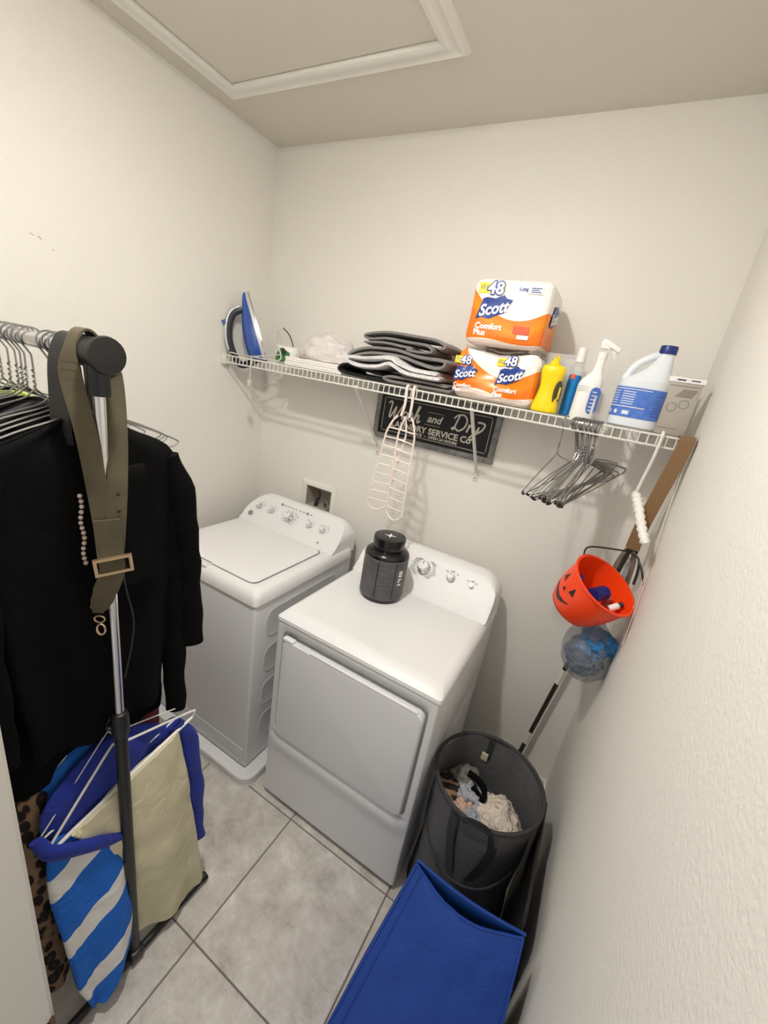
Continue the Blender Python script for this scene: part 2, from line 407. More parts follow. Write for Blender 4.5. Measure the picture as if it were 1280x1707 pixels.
b.box(wx0+.03, wx0+.09, wyf+.05, wyf+.1, .0125, .03).box(wx1-.09, wx1-.03, wyf+.05, wyf+.1, .0125, .03).box(wx0+.03, wx0+.09, wyb-.1, wyb-.05, .0125, .03).box(wx1-.09, wx1-.03, wyb-.1, wyb-.05, .0125, .03)
b.build('body', 'body', wa)
MB().box(wx0+.02, wx1-.02, wyf+.004, wyf+.008, .07, .125).build('toe_panel', 'body', wa)
# pressed panels on the right flank
for zc in (.21, .40, .59, .78):
    e = MB(); ring = lambda g, xx: [(xx, p[0], p[1]) for p in rr(-.735+g, -.22-g, zc-.075+g, zc+.075-g, .05-g*.5, 0)]
    e.loft([ring(0, wx1-.007), ring(.004, wx1-.0042), ring(.009, wx1-.0042), ring(.014, wx1-.0055)]); e.build('pressed_panel', 'body', wa)
# deck: rounded-over top frame
dk = MB()
rings = [rr(wx0+d, wx1-d, wyf+d2, wyb-.002, r, zz) for d, d2, r, zz in ((.004,.004,.02,.9),(0,0,.02,.903),(.001,.001,.022,.925),(.008,.012,.03,.95),(.022,.03,.03,.962),(.045,.05,.03,.9645),(.052,.058,.03,.963),(.2,.2,.02,.9605))]
dk.loft(rings); dk.build('deck', 'white', wa)
lid = MB().loft([rr(.178+d, .757-d, -.755+d, -.295-d, .035, zz) for d, zz in ((.004,.955),(.0,.966),(.002,.9695),(.008,.9712),(.1,.972))]); lido = lid.build('lid', 'white', wa)
MB().loft([rr(.178-.004, .757+.004, -.755-.004, -.295+.004, .036, zz) for zz in (.955, .9652)]).build('lid_seam', 'shade', wa)
# finger notch at front of lid
MB().rbox(.34, .51, -.79, -.748, .95, .9668, .006, 2).build('finger_recess', 'body', wa)
MB().rbox(.345, .505, -.757, -.749, .962, .969, .002, 1).build('finger_slot', 'shade', wa)
def console(x0, x1, ybot, zbot, ytop, ztop, yback, name, parent, rise=.02):
    """sloping control panel: rounded outline, lofted along x"""
    rings = []; n = 18
    for i in range(n+1):
        t = i/n; s = math.sin(t*PI); x = x0+(x1-x0)*(.5-.5*math.cos(t*PI))
        e = max(0, 1-min(x-x0, x1-x)/.10); dz = .085*(1-math.sqrt(max(0, 1-e*e)))*1.0
        zt = ztop+rise*0-dz; ins = .012*(1-math.sqrt(max(0, 1-(max(0, 1-min(x-x0, x1-x)/.02))**2)))
        yt = ybot+(ytop-ybot)*(zt-zbot)/(ztop-zbot)
        prof = [(ybot+ins, zbot-.03), (ybot+ins, zbot), (ybot+(yt-ybot)*.08, zbot+(zt-zbot)*.05), (ybot+(yt-ybot)*.5+.006, zbot+(zt-zbot)*.47-.002), (yt-.02, zt-.022), (yt-.004, zt-.006), (yt+.015, zt), (yback-.02, zt-.004), (yback, zt-.02), (yback, zbot-.03)]
        rings.append([(x, y, zz) for y, zz in prof])
    return MB().loft(rings).build(name, 'white', parent, ang=50)
console(.15, .812, -.292, .958, -.135, 1.098, -.075, 'control_panel', wa)
def pan_pt(ybot, zbot, ytop, ztop, x, t):   # point on sloping face
    return V((x, ybot+(ytop-ybot)*t, zbot+(ztop-zbot)*t))
def knob(parent, p, nrm, r, h, name='knob'):
    k = MB().lathe([(r,0),(r,h*.3),(r*.86,h*.42),(r*.8,h*.9),(r*.72,h),(.0005,h)], p, 28, nrm).build(name, 'chrome', parent)
    MB().lathe([(r*.74,h*.55),(r*.74,h*1.02),(r*.66,h*1.1),(.0005,h*1.12)], p, 24, nrm).build('knob_cap', 'white', k)
    up = V((0,0,1)); u = (up-nrm*up.dot(nrm)).normalized(); a = p+nrm*(h*1.12)
    sd = u.cross(nrm)
    MB().ribbon([a+u*r*.15, a+u*r*.62], tuple(sd), r*.14, .0012).build('pointer', 'ink', k)
    return k
def ticks(mb, p, nrm, r0, n, a0, a1, ln, w):
    up = V((0,0,1)); u = (up-nrm*up.dot(nrm)).normalized(); sd = u.cross(nrm)
    for i in range(n):
        a = math.radians(a0+(a1-a0)*i/(max(1,n-1))); d = u*math.cos(a)+sd*math.sin(a); c = p+d*r0
        L = ln*(.6+.8*random.random()); x = sd if abs(math.sin(a)) > .3 else sd
        o = c + sd*(L/2*(1 if math.sin(a) > .2 else -1 if math.sin(a) < -.2 else 0))
        mb.ribbon([o-sd*L/2, o+sd*L/2], tuple(u), w, .0006)
wn = V((0, -(1.098-.958), -( -.135+.292)*-1)).normalized(); wn = V((0, -.14, .157)).normalized()
mk = MB()
for x, t, r in ((.228,.56,.017), (.321,.56,.017), (.452,.55,.027), (.593,.56,.017), (.684,.56,.017)):
    p = pan_pt(-.292,.958,-.135,1.098,x,t)+wn*.003; knob(wa, p, wn, r, .022 if r < .02 else .03)
    ticks(mk, p-wn*.0015, wn, r+.012, 11 if r > .02 else 5, -150 if r > .02 else -60, 150 if r > .02 else 60, .014 if r > .02 else .009, .0024)
for i in range(9):
    p = pan_pt(-.292,.958,-.135,1.098,.36+.026*i,.83)+wn*.002
    if i in (0, 7): mk.lathe([(.0075,0),(.0075,.001)], p, 12, wn)
    else: mk.ribbon([p-V((.006,0,0)), p+V((.006,0,0))], (0,1,1), .0035, .0006)
p = pan_pt(-.292,.958,-.135,1.098,.70,.2)+wn*.002; mk.lathe([(.005,0),(.005,.001)], p, 12, wn)
mk.build('panel_markings', 'ink', wa, kind='stuff')
p = pan_pt(-.292,.958,-.135,1.098,.205,.28)+wn*.003; MB().lathe([(.0135,0),(.0135,.003),(.011,.004),(.0005,.004)], p, 20, wn).build('round_badge', 'ink', wa)

# ---------------------------------------------------------------- dryer
dx0, dx1, dyf, dyb = .952, 1.638, -.82, -.11
dr = thing('dryer', 'white front-door clothes dryer between the washer and the mesh hamper', 'dryer', ((dx0+dx1)/2, -.46, 0))
MB().rbox(dx0+.004, dx1-.004, dyf+.03, dyb, .022, .93, .004, 2).build('body', 'body', dr)
fr_ = lambda x0, x1, z0, z1, r, y: [(p[0], y, p[1]) for p in rr(x0, x1, z0, z1, r, 0)]
MB().loft([fr_(dx0+.004,dx1-.004,.022,.928,.006,dyf+.032), fr_(dx0+.004,dx1-.004,.022,.928,.006,dyf+.012), fr_(dx0+.008,dx1-.008,.026,.924,.008,dyf+.005), fr_(dx0+.016,dx1-.016,.034,.916,.01,dyf+.003), fr_(.982,1.61,.380,.898,.036,dyf+.003), fr_(.985,1.607,.383,.893,.035,dyf+.006), fr_(.986,1.606,.384,.892,.035,dyf+.028)], cap=False).build('front_frame', 'body', dr)
MB().box(dx0+.03, dx1-.03, dyf+.03, dyb-.02, .002, .024).build('base_plinth', 'shade', dr)
MB().loft([rr(dx0+d, dx1-d, dyf+d2, dyb-.002, r, zz) for d, d2, r, zz in ((.004,.006,.012,.922),(0,.0,.012,.925),(.001,.001,.014,.938),(.012,.016,.03,.952),(.03,.045,.035,.9605),(.04,.06,.035,.9600),(.048,.07,.035,.958),(.2,.2,.02,.9575))]).build('top', 'white', dr)
# front: recess around door, door, lower bulge
R3, U3 = (1,0,0), (0,0,1)
def face(mb, x0, x1, z0, z1, r, ys, tapers):
    mb.loft([[(p[0], y, p[1]) for p in rr(x0+t, x1-t, z0+t, z1-t, max(.002, r-t*.5), 0)] for y, t in zip(ys, tapers)]); return mb
MB().poly([(p[0], p[1]) for p in rr(.984, 1.608, .382, .894, .035, 0)], (0,dyf+.029,0), R3, U3, .002).build('door_recess', 'body', dr)
# bulged front panel below and beside the door
def bul(u, v):
    z_ = .03+(.381-.03)*v; x = dx0+.012+(dx1-dx0-.024)*u
    e = math.exp(-((z_-.345)/.05)**2)*.012 if z_ < .345 else .012*math.exp(-((z_-.345)/.03)**2)
    sd = min(1, min(u, 1-u)/.06); return (x, dyf+.0032-e*sd-.0015*sd, z_)
MB().grid(bul, 24, 24).build('front_bulge', 'body', dr, ang=60)
do = face(MB(), .998, 1.597, .39, .858, .028, (dyf+.020, dyf-.006, dyf-.011, dyf-.0125), (0, 0, .004, .012)).build('door', 'body', dr)
MB().rbox(.999, 1.05, dyf-.012, dyf+.012, .852, .868, .005, 2).rbox(1.13, 1.575, dyf-.012, dyf-.0, .853, .864, .004, 2).build('handle_lip', 'white', do)
MB().rbox(1.05, 1.13, dyf-.0115, dyf-.004, .848, .860, .003, 1).build('handle_grip', 'white', do)
MB().rbox(dx1-.008, dx1-.0028, -.70, -.16, .12, .56, .002, 2).build('pressed_panel', 'body', dr)
MB().rbox(dx1-.008, dx1-.0028, -.70, -.16, .60, .86, .002, 2).build('pressed_panel', 'body', dr)
console(.965, 1.63, -.326, .956, -.165, 1.118, -.095, 'control_panel', dr)
dn = V((0, -.162, .161)).normalized(); mk = MB()
for x, t, r in ((1.285,.62,.031), (1.418,.63,.019), (1.515,.62,.010)):
    p = pan_pt(-.326,.956,-.165,1.118,x,t)+dn*.003
    if r > .015: knob(dr, p, dn, r, .03 if r > .02 else .022)
    else: MB().lathe([(r,0),(r,.006),(r*.8,.009),(.0005,.009)], p, 20, dn).build('start_button', 'chrome', dr)
    if r > .02: ticks(mk, p-dn*.0015, dn, r+.011, 9, 25, 155, .022, .0024); ticks(mk, p-dn*.0015, dn, r+.011, 9, -155, -25, .022, .0024)
    else: ticks(mk, p-dn*.0015, dn, r+.012, 3, -40, 40, .012, .0026)
mk.build('panel_markings', 'ink', dr, kind='stuff')

# ---------------------------------------------------------------- supply box in back wall
sb = thing('supply_box', 'recessed white washer supply box in the wall behind the washer', 'outlet box', ((OX0+OX1)/2, 0, OZ0))
MB().loft([[(p[0], y, p[1]) for p in rr(OX0-g, OX1+g, OZ0-g, OZ1+g, .006, 0)] for g, y in ((.034,0),(.034,-.005),(.03,-.008),(.004,-.008),(.0,-.004),(.0,.0))], cap=False).build('face_frame', 'trimw', sb)
MB().box(OX0, OX1, .085, .09, OZ0, OZ1).box(OX0, OX0+.003, 0, .09, OZ0, OZ1).box(OX1-.003, OX1, 0, .09, OZ0, OZ1).box(OX0, OX1, 0, .09, OZ0, OZ0+.003).box(OX0, OX1, 0, .09, OZ1-.003, OZ1).build('recess_lining', 'cardg', sb)
v1 = MB().tube([(.455,.04,OZ1-.003), (.455,.04,1.125)], .008, 10).tube([(.455,.04,1.135), (.455,.04,1.11)], .013, 8).tube([(.44,.02,1.14),(.47,.02,1.14)], .005, 8).build('valve', 'valve', sb)
MB().tube(cr([(.455,.04,1.11), (.45,.03,1.085), (.46,.012,1.062)]), .011, 10).build('hose', 'black', sb)
MB().tube(cr([(.50,.05,1.062), (.505,.04,1.09), (.525,.03,1.10), (.545,.02,1.085), (.55,.012,1.06)]), .0095, 10).build('hose', 'shade', sb)

# ---------------------------------------------------------------- canister
ccx, ccy, ccz = 1.178, -.418, .9595
ca = thing('supplement_tub', 'black plastic tub with screw lid on top of the dryer', 'tub', (ccx, ccy, ccz))
CR = .094
MB().lathe([(CR-.012,0),(CR-.003,.004),(CR,.014),(CR,.20),(CR-.002,.207),(CR-.012,.217),(CR-.03,.224),(.064,.227),(.064,.24),(.0005,.24)], (ccx,ccy,ccz), 40).build('body', 'canb', ca)
MB().lathe([(.067,.2305),(.068,.234),(.068,.27),(.066,.2745),(.055,.2755),(.0005,.2755)], (ccx,ccy,ccz), 40).build('screw_lid', 'canb', ca)
MB().lathe([(CR+.0008,.018),(CR+.0008,.196)], (ccx,ccy,ccz), 48, cap=False).build('label', 'canl', ca)
MB().lathe([(CR+.0015,.019),(CR+.0015,.022)], (ccx,ccy,ccz), 48, cap=False).lathe([(CR+.0015,.192),(CR+.0015,.195)], (ccx,ccy,ccz), 48, cap=False).build('silver_line', 'galv', ca, kind='stuff')
star = []
for i in range(8):
    a = PI/4*i+.3; r = .026 if i % 2 == 0 else .007; star.append((r*math.cos(a), r*math.sin(a)*1.0))
MB().poly(star, (ccx,ccy,ccz+.2756), (1,0,0), (0,1,0), .0006).build('star_mark', 'whitep', ca)
cth = math.atan2(-1.863-ccy, 1.845-ccx)
def onc(a, z_, e=.0018): return (ccx+(CR+e)*math.cos(cth+a), ccy+(CR+e)*math.sin(cth+a), ccz+z_)
g = MB()
for a in (-.28, .52): g.tube([onc(a, .024, .0006), onc(a, .19, .0006)], .0022, 4)
g.build('label_rule', 'canb', ca, kind='stuff')
g = MB()
for zz, a0, a1 in ((.165,-.22,.45), (.165,-1.2,-.34), (.075,-.22,.45), (.075,-1.2,-.34)):
    g.tube([onc(a0+(a1-a0)*i/8, zz, .0008) for i in range(9)], .0012, 4)
for i in range(16):
    a = -.15+.55*random.random(); zz = random.choice((.095,.11,.035,.05)); g.tube([onc(a, zz, .0008), onc(a+.05, zz, .0008)], .0016, 4)
g.build('label_small_print', 'grey', ca, kind='stuff')
g = MB()
for i, zz in enumerate((.15,.14,.13,.115,.105,.09)): g.ribbon([onc(.72+.05*k, zz, .001) for k in range(5 if i != 4 else 3)], (0,0,1), .006, .001)
g.build('label_white_print', 'whitep', ca, kind='stuff')

# ---------------------------------------------------------------- wire shelf
SZ = 1.824; SY = -.305
sh = thing('wire_shelf', 'white coated wire wall shelf holding laundry supplies', 'shelf', (W/2, 0, SZ))
def rod(y, z_, r=.0032): MB().tube([(.012, y, z_), (W-.012, y, z_)], r, 6).build('rod', 'wire', sh)
rod(-.006, SZ-.004); rod(-.15, SZ-.0055); rod(SY, SZ-.0005, .0036); rod(SY-.003, SZ-.034, .0036)
cw = None
nw = 80
for i in range(nw):
    x = .026+i*(W-.052)/(nw-1)
    if cw is None:
        cw = MB().tube([(x, -.004, SZ), (x, SY+.004, SZ), (x, SY-.001, SZ-.004), (x, SY-.003, SZ-.034)], .0022, 5).build('cross_wire', 'wire', sh, org=(x, 0, SZ))
        cw.location = (x-W/2, 0, 0)
    else: inst(cw, 'cross_wire', sh, (x-W/2, 0, 0))
for x0, x1 in ((.001, .03), (W-.03, W-.001)):
    MB().rbox(x0, x1, SY-.012, SY+.02, SZ-.046, SZ+.004, .006, 2).build('end_bracket', 'wire', sh)
for xx in (.826, 1.362):
    s_ = MB().ribbon([(xx, SY+.012, SZ-.03), (xx, -.03, SZ-.295), (xx, -.006, SZ-.32)], (1,0,0), .012, .008).build('strut', 'wire', sh)
    MB().rbox(xx-.011, xx+.011, -.006, 0, SZ-.362, SZ-.302, .002, 1).build('wall_plate', 'wire', s_)
    MB().lathe([(.004,0),(.003,.003),(.0005,.003)], (xx,-.006,SZ-.348), 10, (0,-1,0)).build('screw', 'shade', s_)
for x in (.3, .6, 1.1, 1.7): MB().rbox(x-.008, x+.008, -.014, 0, SZ-.016, SZ+.004, .003, 1).build('wall_clip', 'wire', sh)
ZB = SZ+.0045       # top of wires

# ---------------------------------------------------------------- sign
sg = thing('wall_sign', 'black framed laundry sign with cream lettering below the wire shelf', 'sign', (1.105, 0, 1.56))
sx0, sx1, sz0, sz1 = .79, 1.424, 1.556, 1.80
def bar(a, b_, c, d): MB().rbox(a, b_, -.022, -.001, c, d, .003, 1).build('frame_bar', 'galv', sg)
fw = .026
bar(sx0, sx1, sz0, sz0+fw); bar(sx0, sx1, sz1-fw, sz1); bar(sx0, sx0+fw, sz0+fw, sz1-fw); bar(sx1-fw, sx1, sz0+fw, sz1-fw)
MB().box(sx0+fw, sx1-fw, -.012, -.001, sz0+fw, sz1-fw).build('panel', 'signb', sg)
g = MB()
for a, b_ in (((sx0+.045,sz0+.042),(sx1-.045,sz0+.042)), ((sx0+.045,sz1-.042),(sx1-.045,sz1-.042)), ((sx0+.042,sz0+.047),(sx0+.042,sz1-.047)), ((sx1-.042,sz0+.047),(sx1-.042,sz1-.047))):
    g.tube([(a[0],-.0125,a[1]), (b_[0],-.0125,b_[1])], .0014, 4)
g.build('border_line', 'cream_ink', sg)
STK = {'W': [[(0,1.7),(.2,1.98),(.45,1.85),(.5,1.0),(.55,.15),(.72,.02),(1.0,.8),(1.2,1.45),(1.22,.3),(1.38,.02),(1.7,.7),(2.0,1.6),(2.15,1.95)]],
 'ash': [[(3.0,.85),(2.7,1.0),(2.4,.6),(2.45,.12),(2.72,.05),(2.98,.5),(3.05,.95),(3.0,.3),(3.12,.03),(3.35,.35),(3.62,1.05),(3.75,.5),(3.68,.05),(3.42,.1)], [(3.7,.05),(4.0,.4),(4.35,1.4),(4.45,1.95),(4.27,1.9),(4.2,1.0),(4.15,0)], [(4.2,.5),(4.45,.95),(4.65,.8),(4.6,.2),(4.75,0),(5.0,.3)]],
 'Dry': [[(.35,1.9),(.25,.95),(.15,.1),(-.1,.12),(.2,.28),(.85,-.02),(1.45,.5),(1.5,1.4),(.9,2.0),(.1,1.85),(-.25,1.4)], [(1.85,.9),(2.0,.85),(1.95,0)], [(1.96,.45),(2.2,.95),(2.45,.85)], [(2.65,.95),(2.65,.3),(2.85,.05),(3.15,.4),(3.27,.95),(3.2,.1),(3.0,-.7),(2.65,-.8),(2.62,-.45),(3.2,.05),(3.75,.6),(3.9,1.25),(3.6,1.5),(2.9,1.5)]]}
def script(key, x, z_, s, name):
    g = MB()
    for st in STK[key]:
        g.tube([(x+s*(a+.18*b_), -.0128, z_+s*b_) for a, b_ in cr(st, 5)], .0042, 6, flat=1)
    g.map(lambda p: V((p.x, -.012+(p.y+.012)*.35, p.z))); g.build(name, 'cream_ink', sg)
script('W', .845, 1.667, .038, 'lettering'); script('ash', .845, 1.667, .038, 'lettering'); script('Dry', 1.205, 1.672, .036, 'lettering')
R_, U_ = (1,0,0), (0,0,1)
MB().text('and', .05, (1.108,-.0122,1.697), R_, U_, .0004, .001, .3).tube([(1.07,-.0125,1.727),(1.15,-.0125,1.727)], .001, 4).tube([(1.062,-.0125,1.668),(1.142,-.0125,1.668)], .001, 4).build('lettering', 'cream_ink', sg)
MB().text('LAUNDRY SERVICE Co', .041, (1.095,-.0122,1.637), R_, U_, .0004, .0011, 0, sx=1.02).build('lettering', 'cream_ink', sg)
MB().text('SERVICE  ~  OPEN 24 HOURS', .018, (1.115,-.0122,1.611), R_, U_, .0004, .0005, 0, sx=1.1).build('lettering', 'cream_ink', sg)

# ---------------------------------------------------------------- iron
ir = thing('steam_iron', 'blue and silver steam iron standing upright at the left end of the shelf', 'iron', (.16, -.2, ZB))
io = V((.165, -.16, ZB+.008)); idr = V((-.27, -.20, .94)).normalized(); inn = V((-.69, -.69, 0)); inn = (inn-idr*inn.dot(idr)).normalized(); iww = idr.cross(inn)
def ip(s_, n_, y_): return io + idr*s_*1.1 + inn*n_ + iww*y_
SS = [0,.03,.07,.11,.15,.19,.22,.25,.275,.292]
WW = [.05,.056,.058,.056,.05,.04,.031,.02,.01,.002]
HH = [.075,.088,.09,.085,.076,.062,.05,.036,.024,.012]
def ibody(n0, frac, wf, name, m):
    rings = []
    for s_, w_, h_ in zip(SS, WW, HH):
        ring = []
        for j in range(16):
            a = PI*j/15; ring.append(ip(s_, n0+h_*frac*math.sin(a)**.8, w_*wf*math.cos(a)))
        rings.append(ring)
    return MB().loft(rings).build(name, m, ir, ang=50)
MB().loft([[ip(s_, n_, w_*1.06*sg_) for n_, sg_ in ((-.002,-1),(-.002,1),(.006,1),(.006,-1))] for s_, w_ in zip(SS, WW)]).build('soleplate', 'chrome', ir)
MB().loft([[ip(s_*.995, n_, w_*1.02*sg_) for n_, sg_ in ((.006,-1),(.006,1),(.02,.98),(.02,-.98))] for s_, w_ in zip(SS, WW)]).build('skirt', 'ironw', ir)
ibody(.018, .8, .95, 'tank', 'irongl')
hp = cr([ip(.225,.055,0), ip(.215,.10,0), ip(.17,.135,0), ip(.11,.155,0), ip(.05,.155,0), ip(.0,.14,0), ip(-.008,.11,0), ip(.0,.075,0)], 5)
MB().tube(hp, [.018]*4+[.017]*(len(hp)-8)+[.019]*4, 10).build('handle', 'irongr', ir)
MB().tube(cr([ip(.235,.06,0), ip(.222,.108,0), ip(.178,.146,0), ip(.12,.166,0), ip(.07,.168,0)], 5), .012, 8).build('handle_top', 'ironw', ir)
MB().tube([ip(.178,.152,0), ip(.196,.156,0)], .012, 10).build('steam_button', 'irongl', ir)
MB().loft([[ip(s_, n_, y_) for s_, n_, y_ in q] for q in ([(-.012,.0,-.045),(-.012,.0,.045),(-.012,.135,.03),(-.012,.135,-.03)], [(.006,.0,-.05),(.006,.0,.05),(.006,.14,.034),(.006,.14,-.034)])]).build('heel', 'irongr', ir)
co = [ip(.0,.14,0), (.04,-.296,ZB+.008), (.10,-.285,ZB+.008), (.2,-.30,ZB+.01), (.30,-.27,ZB+.03), (.36,-.21,ZB+.05), (.40,-.2,ZB+.05), (.33,-.22,ZB+.11), (.27,-.2,ZB+.15), (.29,-.24,ZB+.1), (.36,-.27,ZB+.05), (.37,-.285,ZB+.015), (.29,-.3,ZB+.008), (.2,-.295,ZB+.008), (.22,-.312,ZB-.01), (.215,-.315,SZ-.06), (.213,-.315,SZ-.10)]
MB().tube(cr(co, 7), .0035, 6).build('cord', 'cord', ir)
MB().rbox(.203, .223, -.325, -.305, SZ-.13, SZ-.095, .004, 2).tube([(.208,-.315,SZ-.147),(.208,-.315,SZ-.129)], .0018, 5).tube([(.218,-.315,SZ-.147),(.218,-.315,SZ-.129)], .0018, 5).build('plug', 'cord', ir)
MB().tube(cr([(.265,-.16,ZB+.17),(.30,-.15,ZB+.14),(.33,-.15,ZB+.09),(.335,-.16,ZB+.03)], 5), .003, 6).build('cord_guard', 'irongr', ir)

gp = thing('cloth_packet', 'green and white packet lying behind the iron cord on the shelf', 'packet', (.345, -.18, ZB))
MB().rbox(.29, .40, -.235, -.12, ZB, ZB+.085, .01, 2).map(lambda p: p+V((0,0,.004*nz(p,30)))).build('packet_body', 'card', gp)
MB().poly([(0,0),(.08,0),(.09,.045),(.03,.065),(.0,.03)], (.302,-.2385,ZB+.010), R_, U_).build('green_print', 'greenp', gp)
MB().poly([(0,0),(.03,.0),(.035,.02),(.01,.035)], (.335,-.2395,ZB+.042), R_, U_).build('dark_print', 'irongr', gp)
for k, (a, b_, z0, lb) in enumerate(((.405,.735,ZB,'lower of two flat white boxes beside the folded towels'), (.40,.715,ZB+.0205,'upper of two flat white boxes, under the white net bag'))):
    bx_ = thing('flat_box', lb, 'box', ((a+b_)/2, -.18, z0))
    MB().rbox(a, b_, -.285+.008*k, -.07, z0, z0+.0195, .002, 1).build('box_base', 'card', bx_)
    MB().rbox(a-.001, b_+.001, -.287+.008*k, -.069, z0+.008, z0+.0198, .002, 1).build('box_lid', 'papw', bx_)
def lump(c, rad, seed, amp=.25, sc=2.2, n=40, m=24, flatb=.35, name='x', mt='net', org=None):
    c = V(c); g = MB()
    rings = []
    for i in range(1, m):
        th = PI*i/m; ring = []
        for j in range(n):
            ph = 2*PI*j/n; d = V((math.sin(th)*math.cos(ph), math.sin(th)*math.sin(ph), math.cos(th)))
            k = 1+amp*(nz(d*sc+V((seed,0,0)))+.6*abs(nz(d*sc*2.3+V((seed,5,0))))+.3*abs(nz(d*sc*5+V((seed,9,0)))))
            q = V((d.x*rad[0], d.y*rad[1], d.z*rad[2]))*k
            q.z = max(q.z, -rad[2]*flatb); ring.append(c+q)
        rings.append(ring)
    return g.loft(rings)
nb = thing('net_laundry_bag', 'white net laundry bag lying in a heap on the flat white boxes', 'laundry bag', (.56, -.17, ZB+.041))
lump((.56,-.165,ZB+.0755), (.145,.09,.085), 3, .22, flatb=.38).build('bag', 'net', nb, ang=60)
lump((.67,-.18,ZB+.062), (.06,.05,.045), 9, .3, flatb=.4).build('gathered_end', 'net', nb, ang=60)

# ---------------------------------------------------------------- towels: folded sheets swept through y
def fold(pts, t, y0, y1, seed, k=6, wob=.006, ny=8, taper=0):
    P = cr(pts, k); F = MB().frames([(a, 0, c) for a, c in P]); rings = []
    for j in range(ny+1):
        y = y0+(y1-y0)*j/ny; up = []; dn_ = []
        for i, (p, tt, _, _) in enumerate(F):
            nn = V((-tt.z, 0, tt.x)); e = 1 if 0 < i < len(F)-1 else .45
            d = V((nz((p.x*9+seed, y*7, p.z*9)), nz((p.x*8, y*8+seed, 3))*.8, .5*nz((p.x*10, y*9, p.z*5+seed))))*wob
            edge = 1 if 0 < j < ny else .55
            up.append(V((p.x, y, p.z))+nn*(t/2*e*edge)+d); dn_.append(V((p.x, y, p.z))-nn*(t/2*e*edge)+d)
        rings.append(up+dn_[::-1])
    return MB().loft(rings)
def towel(name, label, pts, t, y0, y1, seed, m, wob=.006):
    z0 = min(c for _, c in pts); xm = sum(a for a, _ in pts)/len(pts)
    return tag(fold(pts, t, y0, y1, seed, wob=wob).build(name, m, org=(xm, (y0+y1)/2, z0-t/2), ang=60), label, 'towel')
z = ZB
towel('folded_cloth', 'flat grey folded cloth lying directly on the shelf wires beside the paper packs', [(1.265,z+.012),(1.15,z+.012),(1.0,z+.012),(.96,z+.02),(1.0,z+.03),(1.15,z+.029),(1.25,z+.027)], .016, -.295, -.06, 1, 'towelm', .002)
towel('folded_towel', 'black folded towel at the bottom of the towel stack', [(.95,z+.012),(.80,z+.012),(.735,z+.018),(.725,z+.032),(.76,z+.05),(.85,z+.04),(.94,z+.034)], .016, -.29, -.06, 5, 'towelb', .003)
towel('folded_towel', 'white folded towel between the grey and black ones in the stack', [(1.215,z+.052),(1.12,z+.05),(1.06,z+.055),(.99,z+.078),(.93,z+.058),(.84,z+.055),(.79,z+.062),(.782,z+.075),(.81,z+.084),(.90,z+.09),(.99,z+.098),(1.03,z+.085),(1.1,z+.068),(1.2,z+.068)], .021, -.318, -.06, 8, 'towelw', .013)
towel('folded_towel', 'dark grey folded towel draped over the white towel in the stack', [(.76,z+.068),(.80,z+.092),(.9,z+.112),(1.02,z+.112),(1.1,z+.098),(1.18,z+.088),(1.215,z+.10),(1.205,z+.118),(1.1,z+.12),(1.0,z+.134),(.9,z+.132),(.82,z+.118),(.77,z+.092)], .0165, -.295, -.05, 12, 'towelg', .011)
towel('folded_towel', 'dark grey towel with looped edge on top of the towel stack', [(.83,z+.148),(.9,z+.154),(1.0,z+.152),(1.06,z+.148),(1.04,z+.142),(1.09,z+.136),(1.15,z+.142),(1.13,z+.162),(1.07,z+.168),(.95,z+.172),(.85,z+.164),(.835,z+.178),(.9,z+.192),(1.0,z+.196),(1.1,z+.192),(1.17,z+.185),(1.205,z+.168),(1.175,z+.158)], .0145, -.285, -.06, 17, 'towelg', .010)

# ---------------------------------------------------------------- toilet paper packs
def pack_prints(g_parent, o, yf, fn=None, s=1, dx=0, small=True, org=None):
    """prints on the front face: o = left-bottom corner (x, z) of the front"""
    ox, oz = o; F_ = fn or (lambda p: p)
    def P(name, mb, m): return mb.refine().map(F_).build(name, m, g_parent)
    def sub(pts, n=10):
        out = []
        for i in range(len(pts)):
            a, b_ = pts[i], pts[(i+1) % len(pts)]
            for k in range(n): out.append((a[0]+(b_[0]-a[0])*k/n, a[1]+(b_[1]-a[1])*k/n))
        return out
    P('logo_panel', MB().poly([(x*s, y*s) for x, y in [(.0,0),(.02,.008),(.05,.004),(.078,.018),(.1,.026),(.108,.05),(.122,.068),(.1,.072),(.088,.083),(.06,.07),(.03,.073),(.014,.068),(.012,.04)]], (ox+.03+dx,yf,oz+.083*s), R_, U_, .0006), 'navy')
    P('logo_lettering', MB().text('Scott', .052*s, (ox+.03+dx+.058*s,yf-.0012,oz+.083*s+.036*s), (.97,0,.2), (-.2,0,.97), .0003, .0014*s, .28, sx=.95), 'whitep')
    P('name_lettering', MB().text('Comfort', .027*s, (ox+.036+dx,yf,oz+.062*s), R_, U_, .0004, .001*s, 0, 'LEFT').text('Plus', .027*s, (ox+.034+dx,yf,oz+.040*s), R_, U_, .0004, .001*s, 0, 'LEFT'), 'whitep')
    P('count_panel', MB().poly([(0,0),(.095*s,0),(.088*s,.017*s),(.095*s,.034*s),(0,.034*s)], (ox+.022+dx,yf,oz+.168*s), R_, U_, .0005), 'yellowp')
    P('count_shadow', MB().text('48', .056*s, (ox+.022+dx+.062*s,yf-.0006,oz+.184*s), R_, U_, .0003, .0052*s), 'navy')
    P('count_lettering', MB().text('48', .056*s, (ox+.022+dx+.062*s,yf-.0014,oz+.184*s), R_, U_, .0003, .001*s), 'whitep')
    P('count_small', MB().text('12 =', .018*s, (ox+.022+dx+.021*s,yf-.0006,oz+.188*s), R_, U_, .0003, .0006*s), 'ink')
pk = thing('toilet_paper_pack', 'full printed pack of toilet rolls on top of the torn pack', 'paper pack', (1.412, -.18, 2.022))
